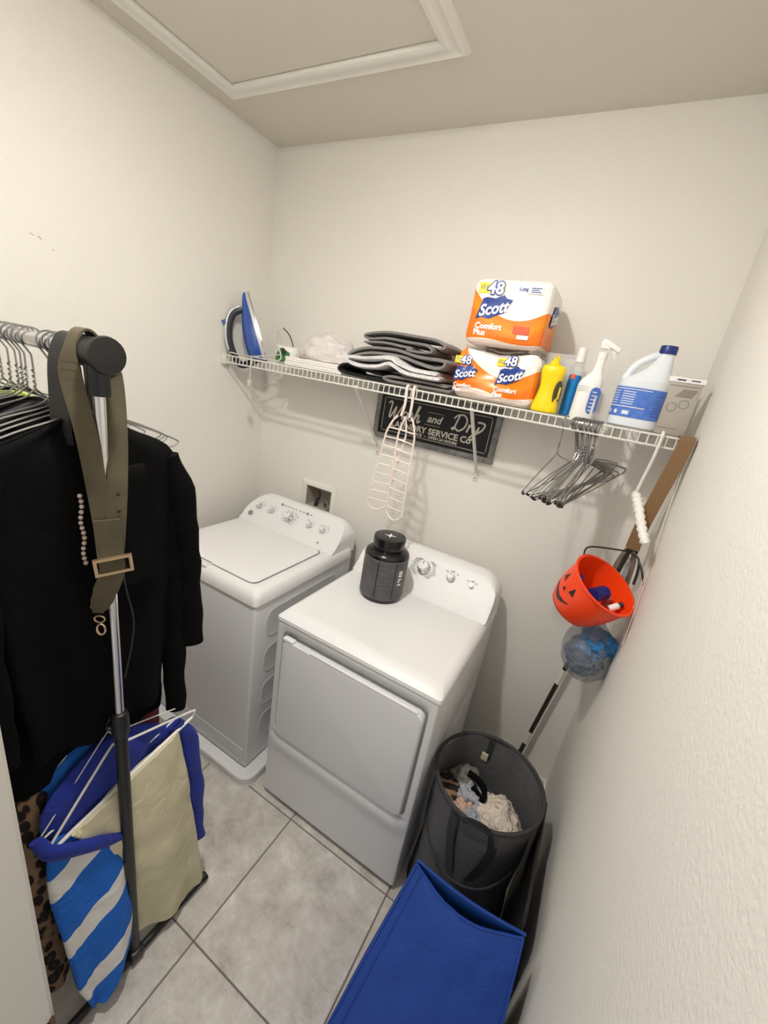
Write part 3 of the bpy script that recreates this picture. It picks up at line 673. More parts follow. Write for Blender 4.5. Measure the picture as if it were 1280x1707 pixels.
tx0, tx1, tyf, tyb, tz0, tz1 = 1.272, 1.552, -.298, -.06, 2.022, 2.242
def soft(seed, amp, c, flat_front=None):
    def f(p):
        k = amp*(nz(p*16+V((seed,0,0)))+.5*nz(p*40+V((0,seed,0))))
        d = (p-V(c)); d.z *= .6
        return p+d.normalized()*k
    return f
sf = soft(2, .003, (1.412,-.18,2.13))
pm = MB().rbox(tx0, tx1, tyf, tyb, tz0, tz1, .03, 4, cuts=10).map(sf)
pm.build('wrap', 'wrap', pk, ang=60)
pack_prints(pk, (tx0, tz0), tyf, lambda p: sf(p)+V((0,-.0012,0)))
MB().poly([(0,0),(.055,0),(.055,.026),(0,.026)], (1.447,tyf-.003,2.068), R_, U_, .0006).build('slogan_panel', 'redp', pk)
MB().rbox(1.465, 1.505, tyf-.0045, tyf-.002, 2.052, 2.066, .001, 1).build('slogan_roll', 'whitep', pk)
MB().poly([(0,0),(.05,0),(.05,.022),(0,.022)], (1.467,tyf-.003,2.196), R_, U_, .0004).build('corner_panel', 'card', pk)
g = MB()
for k in range(3): g.box(1.478, 1.512-.008*(k % 2), tyf-.0042, tyf-.0036, 2.2+.006*k, 2.203+.006*k)
g.text('Long', .016, (1.452,tyf-.0035,2.21), R_, U_, .0003, .0004).build('corner_print', 'navy', pk, kind='stuff')
SR, SU = (0,1,0), (0,0,1)
MB().poly([(x, y) for x, y in [(.0,0),(.02,.008),(.05,.004),(.1,.026),(.108,.05),(.122,.068),(.088,.083),(.03,.073),(.012,.04)]], (tx1+.003,-.245,2.105), SR, SU, .0006).build('side_logo_panel', 'navy', pk)
MB().text('Scott', .05, (tx1+.0038,-.187,2.14), (0,.97,.2), (0,-.2,.97), .0003, .0012, .28).build('side_lettering', 'whitep', pk)

pk2 = thing('toilet_paper_pack', 'torn half-empty printed pack of toilet rolls directly on the shelf', 'paper pack', (1.418, -.18, ZB))
qx0, qx1, qyf, qyb, qz0, qz1 = 1.262, 1.572, -.298, -.06, ZB, 2.018
def crum(p):
    t = (p.x-qx0)/(qx1-qx0); mid = math.exp(-((t-.48)/.22)**2); hh = max(0, (p.z-qz0)/(qz1-qz0))
    q = p.copy(); d = .009*nz(p*13+V((4,0,0)))+.008*abs(nz(p*26+V((0,4,0))))
    q.y += mid*.03*hh*(1 if p.y < -.2 else 0) + d; q.x += .005*nz(p*17); 
    q.z += (.005*nz(V((p.x*20,p.y*20,7)))-.012*mid*hh) if hh > .1 else 0
    return q
MB().rbox(qx0, qx1, qyf, qyb, qz0, qz1-.006, .035, 4, cuts=12).map(crum).build('wrap', 'wrap_torn', pk2, ang=60)
lift = lambda p: crum(p)+V((0,-.0035,0))
pack_prints(pk2, (qx0-.028, qz0-.002), qyf, lift, .74)
pack_prints(pk2, (qx0+.13, qz0+.0), qyf, lift, .84)
MB().grid(lambda u, v: (qx0+.015+(qx1-qx0-.03)*u, qyf+.012+.17*v+.01*nz((u*9,v*5,1)), qz1-.012+.013*(.5+.5*math.sin(u*9))*(1-v)+.008*nz((u*14,v*14,3))), 24, 8).build('torn_film', 'film', pk2, ang=60, recalc=False)

# ---------------------------------------------------------------- bottles
def eloft(rows, c, n=28, p=1, k=4, sub=True):
    """rows: (z, cx, half x, half y)"""
    R2 = cr(rows, k) if sub else rows; c = V(c); sp = lambda x: math.copysign(abs(x)**p, x)
    return MB().loft([[c+V((cx+hx*sp(math.cos(2*PI*j/n)), hy*sp(math.sin(2*PI*j/n)), z_)) for j in range(n)] for z_, cx, hx, hy in R2])
yb = thing('squeeze_bottle', 'yellow squeeze bottle with narrow waist and oval side label', 'bottle', (1.614, -.27, ZB))
eloft([(0,0,.040,.026),(.004,0,.044,.03),(.02,0,.044,.03),(.06,0,.036,.026),(.085,0,.033,.025),(.11,0,.036,.026),(.135,0,.04,.028),(.15,0,.038,.026),(.158,0,.03,.02),(.162,0,.01,.01)], (1.614,-.27,ZB), 28, .8).build('body', 'yellow', yb)
MB().lathe([(.017,.16),(.017,.17),(.012,.172),(.012,.18),(.0005,.18)], (1.612,-.27,ZB), 18).build('spout', 'yellow', yb)
MB().rbox(1.606, 1.612, -.276, -.264, ZB+.178, ZB+.192, .002, 1).rbox(1.617, 1.623, -.276, -.264, ZB+.178, ZB+.19, .002, 1).build('spout_tab', 'yellow', yb)
MB().lathe([(.033,0),(.033,.0012),(.0005,.0012)], (1.650,-.284,ZB+.07), 22, (.78,-.62,0)).map(lambda p: V((p.x, p.y, ZB+.07+(p.z-ZB-.07)*1.25))).map(lambda p: V((1.646+(p.x-1.65)*.55, -.286+(p.y+.284)*.55, p.z))).build('oval_label', 'olive', yb)
MB().ribbon([(1.6525,-.291,ZB+.05),(1.6525,-.291,ZB+.09)], (.62,.78,0), .008, .001).build('label_print', 'yellowp', yb)
cb = thing('clear_container', 'empty clear plastic container behind the yellow bottle', 'container', (1.612, -.13, ZB))
g = MB()
g.loft([rr(1.558+d, 1.672-d, -.20+d, -.06-d, .012, zz) for d, zz in ((.012,ZB+.001),(.010,ZB+.004),(.0,ZB+.205),(.003,ZB+.205),(.0115,ZB+.006))], cap=True)
g.build('container_body', 'clear', cb)
bb = thing('slim_bottle', 'slim clear bottle of blue liquid with white cap behind the spray bottle', 'bottle', (1.68, -.205, ZB))
MB().lathe([(.018,0),(.021,.003),(.021,.125),(.0205,.14)], (1.68,-.205,ZB), 24).build('liquid', 'bluel', bb)
MB().lathe([(.0205,.1402),(.0205,.165),(.017,.178),(.0145,.183)], (1.68,-.205,ZB), 24).build('neck', 'clear', bb)
MB().lathe([(.0165,.183),(.0165,.19),(.0135,.228),(.012,.231),(.0005,.231)], (1.68,-.205,ZB), 24).build('cap', 'sprayw', bb)
MB().lathe([(.0214,.03),(.0214,.135)], (1.68,-.205,ZB), 24, cap=False).build('label', 'bluel', bb)
MB().rbox(1.668, 1.682, -.2275, -.2255, ZB+.126, ZB+.142, .001, 1).build('pink_print', 'redp', bb)
sp_ = thing('spray_bottle', 'white trigger spray bottle with blue side label', 'bottle', (1.74, -.25, ZB))
eloft([(0,0,.034,.026),(.004,0,.039,.03),(.09,0,.038,.03),(.115,0,.037,.029),(.135,.004,.03,.025),(.155,.008,.018,.017),(.17,.009,.015,.015),(.20,.010,.0135,.0135),(.205,.010,.0135,.0135)], (1.738,-.25,ZB), 28, .75).build('body', 'sprayw', sp_)
for k in range(3): MB().tube([(1.704,-.2805,ZB+.095+.007*k),(1.737,-.2815,ZB+.093+.007*k)], .0012, 5).build('grip_rib', 'sprayw', sp_)
MB().lathe([(.0155,.198),(.0155,.218),(.011,.221),(.0005,.221)], (1.748,-.25,ZB), 20).build('collar', 'sprayw', sp_)
MB().rbox(1.737, 1.797, -.263, -.237, ZB+.232, ZB+.25, .005, 2).rbox(1.733, 1.765, -.261, -.239, ZB+.217, ZB+.245, .005, 2).map(lambda p: V((p.x, p.y, p.z+(.012 if p.x < 1.76 else -.01*(p.x-1.76)/.03)))).build('spray_head', 'sprayw', sp_)
MB().ribbon(cr([(1.778,-.25,ZB+.234),(1.78,-.25,ZB+.218),(1.787,-.25,ZB+.20)],4), (0,1,0), .014, .004).build('trigger', 'sprayw', sp_)
g = MB(); lab = rr(-.019, .019, .012, .1, .018, 0); g.poly([(p[0], p[1]) for p in lab], (1.763,-.2755,ZB+.008), V((.78,.62,0)).normalized(), U_, .0008); g.build('side_label', 'bluep', sp_)
g = MB()
for k in range(6): g.poly([(-.013,0),(.010-.006*(k%2),0),(.010-.006*(k%2),.0035),(-.013,.0035)], (1.7637,-.2765,ZB+.03+.012*k), V((.78,.62,0)).normalized(), U_, .0005)
g.build('label_print', 'card', sp_)
jg = thing('bleach_jug', 'large white handled jug with navy cap and blue label', 'jug', (1.893, -.235, ZB))
jc = (1.893,-.235,ZB)
eloft([(0,0,.062,.05),(.005,0,.071,.056),(.02,0,.073,.058),(.135,0,.072,.057),(.15,.002,.068,.055),(.163,.012,.056,.048),(.18,.022,.042,.04),(.205,.031,.029,.03),(.225,.034,.022,.022),(.238,.034,.02,.02)], jc, 32, .8).build('body', 'jug', jg)
MB().tube(cr([(1.84,-.235,ZB+.135),(1.836,-.235,ZB+.155),(1.85,-.235,ZB+.19),(1.88,-.235,ZB+.218),(1.91,-.235,ZB+.232),(1.922,-.235,ZB+.228)],5), [.02,.0185,.017,.016,.0145,.0135,.0125]+[.012]*12+[.0115]*7, 12, flat=1.05).build('handle', 'jug', jg)
MB().lathe([(.024,.236),(.0245,.24),(.0245,.258),(.023,.2605),(.0005,.2605)], (1.927,-.235,ZB), 26).build('cap', 'deepblue', jg)
spw = lambda x: math.copysign(abs(x)**.8, x)
def jring(z_, e, a0, a1, n=20): return [(1.893+(.0733+e)*spw(math.cos(a0+(a1-a0)*k/n)), -.235+(.0583+e)*spw(math.sin(a0+(a1-a0)*k/n)), ZB+z_) for k in range(n+1)]
g = MB(); A0, A1 = -PI*1.02, -.02
def jl(z0, z1, a0, a1, e, name, m):
    r0, r1 = jring(z0,e,a0,a1), jring(z1,e,a0,a1); n = len(r0)
    MB().add(r0+r1, [(i,i+1,n+i+1,n+i) for i in range(n-1)]).build(name, m, jg, recalc=False)
jl(.032, .125, A0, A1, .0008, 'label', 'bluep')
jl(.118, .120, A0+.15, -1.25, .0016, 'label_line', 'card'); jl(.063, .0655, A0+.15, -1.35, .0016, 'label_line', 'card')
for k in range(6):
    for c_ in range(2): jl(.072+.0075*k, .0745+.0075*k, -2.85+.62*c_, -2.42+.72*c_, .0014, 'label_text', 'jug')
for k in range(3): jl(.040, .052, -2.85+.42*k, -2.68+.42*k+.1*(k == 2), .0014, 'label_icon', 'jug')
for k in range(8): jl(.045+.0085*k, .0462+.0085*k, -1.05, -.45-.1*(k % 3), .0014, 'label_fine_text', 'deepblue')
gb = thing('grey_box', 'grey printed carton with ring drawing at the right end of the shelf', 'box', (2.0, -.22, ZB))
MB().rbox(1.955, 2.047, -.262, -.225, ZB+.0005, ZB+.172, .003, 2).build('carton', 'cardg', gb)
MB().box(1.953, 2.05, -.264, -.223, ZB+.16, ZB+.175).build('carton_flap', 'card', gb)
g = MB().box(1.975, 1.998, -.2648, -.264, ZB+.165, ZB+.169).box(2.012, 2.036, -.2648, -.264, ZB+.166, ZB+.169)
g.build('flap_print', 'irongr', gb, kind='stuff')
for cx_, cz_ in ((1.985, ZB+.085), (2.015, ZB+.097)): MB().tube([(cx_+.013*math.cos(a*PI/8), -.2623, cz_+.013*math.sin(a*PI/8)) for a in range(16)], .0012, 5, True).build('ring_print', 'ink', gb)
g = MB().box(1.962, 2.04, -.2628, -.262, ZB+.149, ZB+.1505).box(1.965, 2.02, -.2628, -.262, ZB+.02, ZB+.0212)
for k in range(5): g.box(1.985+.004*k, 2.03+.002*k, -.2628, -.262, ZB+.118+.005*k, ZB+.1205+.005*k)
g.build('carton_print', 'taupe', gb, kind='stuff')

# ---------------------------------------------------------------- blush multi-tier hangers on the shelf front
def blush(label, xt, lean, zoff, yaw):
    h = thing('tiered_hanger', label, 'hanger', (xt, SY-.006, SZ), 'blush tiered hangers')
    o = V((xt, SY-.002, SZ+.005))
    hk = cr([(xt, SY+.012, SZ-.006), (xt, SY+.010, SZ+.008), (xt, SY-.004, SZ+.012), (xt+.001, SY-.014, SZ), (xt+.004, SY-.014, SZ-.06), (xt+lean*.12, SY-.012, SZ-.11)], 5)
    MB().tube(hk, .0058, 8).build('hook', 'pink', h)
    top = V((xt+lean*.12, SY-.012, SZ-.11)); dx = V((math.cos(yaw), math.sin(yaw), 0)); L = .40+zoff
    def q(u, v): return top + dx*u + V((lean*v, -.01*v, -v*L)) 
    def half(v): return .012+.030*min(1, v/.18)**.6 - .0*v
    for sg_, nm in ((-1, 'rail'), (1, 'rail')):
        pts = [q(sg_*half(v/20), v/20*.97) for v in range(21)]
        MB().tube(pts, .0042, 6).build(nm, 'pink', h)
    MB().tube(cr([q(-half(1), .965), q(-half(1)*.75, 1.0), q(-.01, 1.03), q(.012, 1.03), q(half(1)*.75, 1.0), q(half(1), .965)], 4), .0042, 6).build('end_bow', 'pink', h)
    for k in range(9):
        v = .13+.098*k; MB().tube([q(-half(v), v), q(half(v), v+.01)], .0032, 6).build('rung', 'pink', h)
        if 2 < k: MB().tube(cr([q(half(v)*.1, v), q(half(v)*.15, v+.03), q(half(v)*.35, v+.045), q(half(v)*.5, v+.03), q(half(v)*.5, v)], 3), .0018, 5).build('loop_hook', 'pink', h)
blush('blush tiered hanger on the shelf front, the one nearer the iron', 1.088, -.045, .01, .35)
blush('blush tiered hanger on the shelf front, the one nearer the paper packs', 1.119, .012, .03, -.15)

# ---------------------------------------------------------------- bundle of wire hangers
def hanger_mesh(hw=.205, drop=.105, neck=.10, r=.0016, bar=True):
    hk = MB().tube(cr([(0,.018,-.014),(0,.017,.0),(0,.0,.0035),(0,-.016,-.006),(0,-.017,-.022),(0,-.004,-.042),(0,0,-.055),(0,0,-neck)], 5), r, 5)
    ap = -neck; c = -neck-drop
    body = cr([(0,-.012,ap-.012),(0,-.03,ap-.022),(0,-hw*.55,ap-drop*.55),(0,-hw+.008,c+.004),(0,-hw,c-.006),(0,-hw+.012,c-.013)], 4)
    body = body + ([(0,-hw*.3,c-.015),(0,hw*.3,c-.015)] if bar else [])
    other = [(0,-y,z_) for _, y, z_ in reversed(cr([(0,-.012,ap-.012),(0,-.03,ap-.022),(0,-hw*.55,ap-drop*.55),(0,-hw+.008,c+.004),(0,-hw,c-.006),(0,-hw+.012,c-.013)], 4))]
    fr = MB().tube([(0,0,ap)]+body+other+[(0,0,ap)], r, 5)
    tw = MB().tube([(.0022*math.cos(i*1.3), .0022*math.sin(i*1.3), -neck-.004+.045*i/20) for i in range(21)], r*.9, 5)
    return hk, fr, tw, c
hk, fr, tw, cz = hanger_mesh(.2, .1, .125, .0021)
h0 = thing('wire_hanger', 'silver wire hanger in the tight bundle hooked over the shelf front', 'hanger', (1.74, SY, SZ+.004), 'bundled wire hangers on the shelf front')
hk.build('hook', 'steel', h0, org=(0,0,0)); fr.build('frame', 'steel', h0, org=(0,0,0)); tw.build('twisted_neck', 'steel', h0, org=(0,0,0))
MB().tube([(0,-.2+.003,cz+.001),(0,-.2001,cz-.006),(0,-.2+.010,cz-.013)], .0042, 7).build('black_grip', 'black', h0, org=(0,0,0))
rnd = random.Random(3); first = True
for k in range(18):
    t = k/17; x = 1.728+.085*t
    loc = (x, SY-.001, SZ+.0035); rot = (math.radians(15+rnd.uniform(-6,6)-6*(t-.5)), math.radians(-10+10*t+rnd.uniform(-6,6)), math.radians(-38+22*t+rnd.uniform(-9,9)))
    if first: h0.location = loc; h0.rotation_euler = rot; first = False
    else: copy_tree(h0, loc, rot)
r = copy_tree(h0, (1.70, SY-.001, SZ+.0035), (math.radians(10), math.radians(2), math.radians(-16)), 'single silver wire hanger hooked left of the wire hanger bundle')

# ---------------------------------------------------------------- white padded hanger
ph = thing('padded_hanger', 'white padded satin hanger dangling near the right wall', 'hanger', (1.985, SY, SZ))
MB().tube(cr([(1.986,SY+.013,SZ-.008),(1.986,SY+.008,SZ+.008),(1.986,SY-.008,SZ+.010),(1.986,SY-.018,SZ-.004),(1.984,SY-.018,SZ-.07),(1.977,SY-.01,SZ-.15),(1.974,SY-.004,SZ-.195)],5), .0048, 8).build('hook', 'wire', ph)
def padded(pts, name):
    P = cr(pts, 14); n = len(P)
    MB().tube(P, [.0135*(1+.16*math.sin(i*1.5))*(1 if 2 < i < n-3 else .75) for i in range(n)], 12, wob=.12).build(name, 'ropew', ph, ang=70)
padded([(1.974,-.30,1.632),(1.99,-.345,1.60),(2.012,-.40,1.552),(2.034,-.46,1.512)], 'padded_arm')
padded([(1.974,-.30,1.632),(1.988,-.28,1.602),(2.01,-.235,1.555),(2.042,-.20,1.505)], 'padded_arm')

# ---------------------------------------------------------------- brown strap, cords
st = thing('hanging_strap', 'wide brown strap hanging from the right end of the wire shelf', 'strap', (2.05, -.31, 1.42))
sd = V((.97, -.2, .1)).normalized()
MB().ribbon(cr([(2.052,-.27,SZ-.01),(2.052,-.295,SZ+.008),(2.052,-.322,SZ+.004),(2.05,-.326,SZ-.03),(2.04,-.325,1.70),(2.03,-.32,1.60),(2.024,-.315,1.53),(2.022,-.31,1.445)],6), tuple(sd), .042, .004).build('band', 'brown', st)
MB().rbox(2.004, 2.042, -.318, -.308, 1.436, 1.444, .003, 2).build('end_clasp', 'black', st)
MB().ribbon(cr([(2.008,-.305,1.44),(1.998,-.30,1.40),(1.994,-.285,1.34),(2.0,-.27,1.25)],5), (.8,-.6,0), .012, .003).build('lower_strap', 'taupe', st)
MB().ribbon(cr([(2.03,-.305,1.44),(2.04,-.30,1.40),(2.046,-.29,1.33),(2.05,-.28,1.2)],5), (.8,-.6,0), .018, .003).build('lower_strap', 'taupe', st)
MB().ribbon(cr([(2.022,-.31,1.44),(2.05,-.315,1.42),(2.06,-.32,1.38),(2.062,-.32,1.33)],5), (.5,-.86,0), .010, .003).build('loop', 'black', st)
dc = thing('draw_cord', 'pair of thin pale cords hanging beside the brown strap', 'cord', (2.07, -.33, 1.2))
for k, (ya, yb_) in enumerate(((-.30,-.44), (-.318,-.475))):
    MB().tube(cr([(2.066,-.30,SZ-.01),(2.07,-.31-.02*k,1.70),(2.074,ya-.03,1.55),(2.074,yb_+.04,1.35),(2.074,yb_,1.18)],6), .0017, 5).build('cord_strand', 'cord', dc)
MB().lathe([(.005,0),(.005,.012),(.0005,.013)], (2.0655,-.30,SZ-.018), 10).build('knot', 'cord', dc)

# ---------------------------------------------------------------- orange bucket
ax = V((.456,-.26,.851)).normalized(); rimc = V((1.976,-.42,1.337)); BH = .165; bc = rimc-ax*BH
bu = thing('trick_or_treat_bucket', 'orange plastic pumpkin-face bucket tilted against the right wall', 'bucket', tuple(bc))
ub = (V((0,0,1))-ax*ax.z).normalized(); wbk = ax.cross(ub)
def bp(a, t, e=0):
    r = (.074+.036*t**.7+e); r2 = r; return bc+ax*(t*BH)+(ub*math.cos(a)+wbk*math.sin(a))*r2
n = 48; rings = []
rings.append([bc+ax*.004+(ub*math.cos(2*PI*j/n)+wbk*math.sin(2*PI*j/n))*.02 for j in range(n)])
rings.append([bc+(ub*math.cos(2*PI*j/n)+wbk*math.sin(2*PI*j/n))*.066 for j in range(n)])
for t in (.02,.1,.25,.45,.65,.85,.95): rings.append([bp(2*PI*j/n, t, .006*math.sin(PI*t)) for j in range(n)])
for t, e in ((.95,.005),(1.0,.006),(1.01,.003),(1.0,-.003)): rings.append([bp(2*PI*j/n, t, e) for j in range(n)])
for t in (.9,.6,.3,.08): rings.append([bp(2*PI*j/n, t, .006*math.sin(PI*t)-.004) for j in range(n)])
rings.append([bc+ax*.01+(ub*math.cos(2*PI*j/n)+wbk*math.sin(2*PI*j/n))*.02 for j in range(n)])
MB().loft(rings).build('shell', 'orange', bu, ang=60)
FA = 1.15   # azimuth of the face on the bucket wall
def face_piece(pts, name):
    m_ = MB(); k = len(pts); out = []; inn_ = []
    for a, t in pts:
        tt = t; out.append(bp(FA+a, tt, .006*math.sin(PI*tt)+.0012)); inn_.append(bp(FA+a, tt, .006*math.sin(PI*tt)-.001))
    m_.add(out+inn_, [tuple(range(k)), tuple(range(2*k-1, k-1, -1))]+[(i,(i+1)%k,k+(i+1)%k,k+i) for i in range(k)])
    m_.build(name, 'black', bu, ang=30)
face_piece([(-.42,.62),(-.20,.60),(-.28,.80)], 'painted_eye'); face_piece([(.42,.62),(.20,.60),(.28,.80)], 'painted_eye')
face_piece([(-.07,.50),(.07,.50),(0,.59)], 'painted_nose')
sm = []
for i in range(13): a = -.52+1.04*i/12; sm.append((a, .42-.20*(1-(a/.52)**2)))
for i in range(13): a = .52-1.04*i/12; sm.append((a, .42-.10*(1-(a/.52)**2)+.012*((i % 3) == 1)))
for i in range(12):
    q = [sm[i], sm[i+1], sm[24-i], sm[25-i]]; face_piece(q, 'painted_mouth')
MB().tube(cr([bp(.0,.97,.007), bp(0,1.2,.01), V((2.005,-.33,1.439)), V((2.03,-.322,1.439)), V((2.058,-.36,1.41)), bp(3.9,1.15,.012), bp(3.9,.97,.007)],8), .0028, 6).build('handle', 'black', bu)
def inb(name, label, cat, mb, m, org): return tag(mb.build(name, m, org=org), label, cat)
q0 = bc+ax*.05
cc = bc+ax*.115-ub*.012-wbk*.012
pg = thing('hair_roller', 'blue ribbed plastic roller inside the orange bucket', 'roller', tuple(cc))
MB().tube([cc+wbk*(-.034+.068*i/32) for i in range(33)], [.0165 if i % 6 in (4, 5) else .024 for i in range(33)], 16).build('ribbed_tube', 'deepblue', pg, ang=25)
c2 = bc+ax*.10-ub*.056+wbk*.012
inb('small_ball', 'small off-white ball inside the orange bucket', 'ball', MB().lathe([(.0005,-.015),(.009,-.012),(.0145,-.004),(.0145,.004),(.009,.012),(.0005,.015)], c2, 18), 'pearl', tuple(c2))
c3 = bc+ax*.11-ub*.066-wbk*.022
pb = thing('pill_bottle', 'tiny white bottle with dark cap inside the orange bucket', 'bottle', tuple(c3))
MB().lathe([(.011,0),(.011,.03),(.008,.033)], c3, 16, tuple((wbk*-.6-ub*.1+ax*.6))).build('bottle_body', 'whitep', pb)
d3 = (wbk*-.6-ub*.1+ax*.6).normalized(); MB().lathe([(.009,.033),(.009,.046),(.0005,.046)], c3, 16, tuple(d3)).build('cap', 'irongr', pb)
c4 = bc+ax*.105+ub*.058+wbk*.03
inb('navy_pouch', 'navy cloth pouch tucked at the top inside the orange bucket', 'pouch', lump(c4, (.022,.03,.02), 21, .25, flatb=1, n=20, m=12), 'deepblue', tuple(c4))

# ---------------------------------------------------------------- plastic bag under the bucket
pc = V((1.998, -.355, 1.06))
pbg = thing('plastic_bag', 'translucent grey plastic bag hanging below the orange bucket', 'bag', tuple(pc-V((0,0,.12))))
g = MB(); rings = []
for i, (zz, rx, ry) in enumerate(cr([(-.122,.006,.006),(-.112,.045,.05),(-.08,.070,.078),(-.03,.08,.092),(.03,.076,.084),(.07,.056,.065),(.10,.032,.04),(.14,.016,.022),(.2,.010,.014)], 4)):
    ring = []
    for j in range(40):
        a = 2*PI*j/40; k = 1+.12*nz((math.cos(a)*2.2, math.sin(a)*2.2, zz*14))+.10*abs(nz((math.cos(a)*6, math.sin(a)*6, zz*20)))
        ring.append(pc+V((rx*k*math.cos(a)-zz*.10*(zz<0)+.14*max(0,zz)*.2, ry*k*math.sin(a), zz)))
    rings.append(ring)
g.loft(rings, cap=True).build('film', 'plastbag', pbg, ang=70)
MB().ribbon(cr([pc+V((.01,.02,.19)), pc+V((.03,.05,.26)), V((2.03,-.29,1.41))],5), (.8,-.6,0), .02, .002).build('bag_handle', 'plastbag', pbg)
tag(lump(pc+V((.018,-.018,.035)), (.052,.056,.046), 31, .5, 3, flatb=1).build('crumpled_bag', 'bagblue', org=tuple(pc+V((0,0,.02))), ang=70), 'crumpled bright blue plastic bag stuffed inside the translucent bag', 'bag')
tag(lump(pc+V((.0,.0,-.036)), (.060,.068,.066), 35, .3, 3, flatb=1).build('crumpled_bag', 'bagdark', org=tuple(pc+V((0,0,-.08))), ang=70), 'dark slate plastic bags wadded at the bottom of the translucent bag', 'bag')

# ---------------------------------------------------------------- mop pole
A, B = V((1.899,-.052,.012)), V((2.046,-.046,1.38)); dp = (B-A)
mp = thing('mop_pole', 'dark pole with white bands leaning in the corner behind the hamper', 'pole', tuple(A))
def seg(a, b_, r, m, name): MB().tube([A+dp*a, A+dp*b_], r, 14).build(name, m, mp)
seg(0, .19, .010, 'polyblk', 'pole_section'); seg(.19, .245, .0104, 'wire', 'white_band'); seg(.245, .475, .010, 'polyblk', 'pole_section'); seg(.475, .535, .0104, 'wire', 'white_band'); seg(.535, .98, .0098, 'polyblk', 'pole_section')
MB().lathe([(.011,0),(.011,.02),(.006,.026),(.0005,.027)], A+dp*.98, 14, tuple(dp.normalized())).build('end_cap', 'black', mp)

# ---------------------------------------------------------------- mesh hamper
hc = V((1.832,-.672,0)); HR = .185; HZ = .607
hm = thing('mesh_hamper', 'round dark grey pop-up mesh laundry hamper beside the dryer', 'hamper', (hc.x, hc.y, 0))
def hring(z_, r, amp=.004, n=56): return [hc+V((r*(1+amp*nz((math.cos(2*PI*j/n)*2,math.sin(2*PI*j/n)*2,z_*6))/HR*4)*math.cos(2*PI*j/n), r*(1+amp*nz((math.cos(2*PI*j/n)*2,math.sin(2*PI*j/n)*2,z_*6))/HR*4)*math.sin(2*PI*j/n), z_)) for j in range(n)]
MB().loft([hring(z_, r) for z_, r in ((.004,.178),(.05,.181),(.2,.174),(.35,.178),(.45,.174),(.55,.181),(HZ,HR),(HZ,HR-.003),(.55,.178),(.45,.171),(.35,.175),(.2,.171),(.05,.178),(.008,.175))]).build('mesh_wall', 'mesh', hm, ang=70)
MB().tube([hc+V((HR*math.cos(2*PI*j/56), HR*math.sin(2*PI*j/56), HZ+.002)) for j in range(56)], .0075, 8, True).build('rim', 'meshtrim', hm)
MB().tube([hc+V((.180*math.cos(2*PI*j/56), .180*math.sin(2*PI*j/56), .012)) for j in range(56)], .006, 8, True).build('base_ring', 'meshtrim', hm)
def hrib(pts, w, name, e=.002): MB().ribbon(cr([hc+V(((.181+e)*math.cos(a), (.181+e)*math.sin(a), z_)) for a, z_ in pts], 6), (0,0,1) if w > .02 and abs(pts[0][1]-pts[-1][1]) < .05 else (math.sin(pts[0][0]),-math.cos(pts[0][0]),0), w, .002).build(name, 'meshtrim', hm)
for a in (-1.9,-1.2): hrib([(a,HZ-.02),(a+.03,.5),(a+.06*(1 if a < -1.5 else -1)*3,.36)], .03, 'seam_tape', .004)
MB().tube(cr([hc+V((.187*math.cos(a), .187*math.sin(a), z_)) for a, z_ in ((-2.5,.42),(-2.2,.37),(-1.8,.335),(-1.4,.335),(-1.0,.36),(-.6,.42))],6), .004, 6).build('spring_wire', 'meshtrim', hm)
MB().ribbon(cr([hc+V((.19*math.cos(a), .19*math.sin(a), HZ+.002+zz)) for a, zz in ((-1.75,-.01),(-1.6,.012),(-1.4,.014),(-1.25,-.01))],6), (0,0,1), .02, .003).build('carry_handle', 'meshtrim', hm)
MB().ribbon(cr([hc+V((.19*math.cos(a), .19*math.sin(a), HZ+.002+zz)) for a, zz in ((.1,-.01),(.25,-.06),(.45,-.06),(.6,-.01))],6), (0,0,1), .03, .003).build('carry_handle', 'meshtrim', hm)
MB().ribbon(cr([hc+V((.176*math.cos(a), .176*math.sin(a), z_)) for a, z_ in ((1.75,HZ-.01),(1.75,.5),(1.72,.36))],6), (1,0,0), .022, .002).build('inner_tape', 'meshtrim', hm)
MB().rbox(hc.x-.055, hc.x-.03, hc.y+.163, hc.y+.169, .50, .535, .001, 1).build('care_tag', 'cream', hm)
def lz(c, rad, seed, m, name, label, amp=.35, sc=2.4, fb=.7): tag(lump(c, rad, seed, amp, sc, 48, 26, fb).build(name, m, org=(c[0],c[1],c[2]-rad[2]*fb), ang=75), label, 'laundry')
lz((1.85,-.685,.30), (.135,.125,.15), 41, 'charfab', 'laundry_heap', 'dark clothes filling the lower part of the mesh hamper', .12, fb=1)
lz((1.885,-.70,.455), (.095,.10,.06), 43, 'blanket', 'fleece_blanket', 'ivory fleece blanket on top in the mesh hamper', .3, 2.6, .8)
lz((1.755,-.615,.49), (.045,.05,.035), 47, 'grey', 'crumpled_shirt', 'olive grey garment crumpled against the back of the hamper', .4)
lz((1.79,-.68,.49), (.05,.045,.03), 51, 'lilac', 'crumpled_shirt', 'pale lilac garment crumpled in the middle of the hamper', .55, 3)
lz((1.83,-.755,.485), (.055,.045,.03), 53, 'lilac', 'crumpled_blouse', 'pale grey blouse crumpled near the front rim of the hamper', .5, 3)
lz((1.782,-.735,.48), (.04,.04,.03), 57, 'peach', 'crumpled_vest', 'peach vest crumpled at the left front in the hamper', .5, 3)
lz((1.725,-.69,.48), (.05,.06,.03), 59, 'leopard', 'patterned_scarf', 'dark patterned cloth at the left side of the hamper', .4, 3)
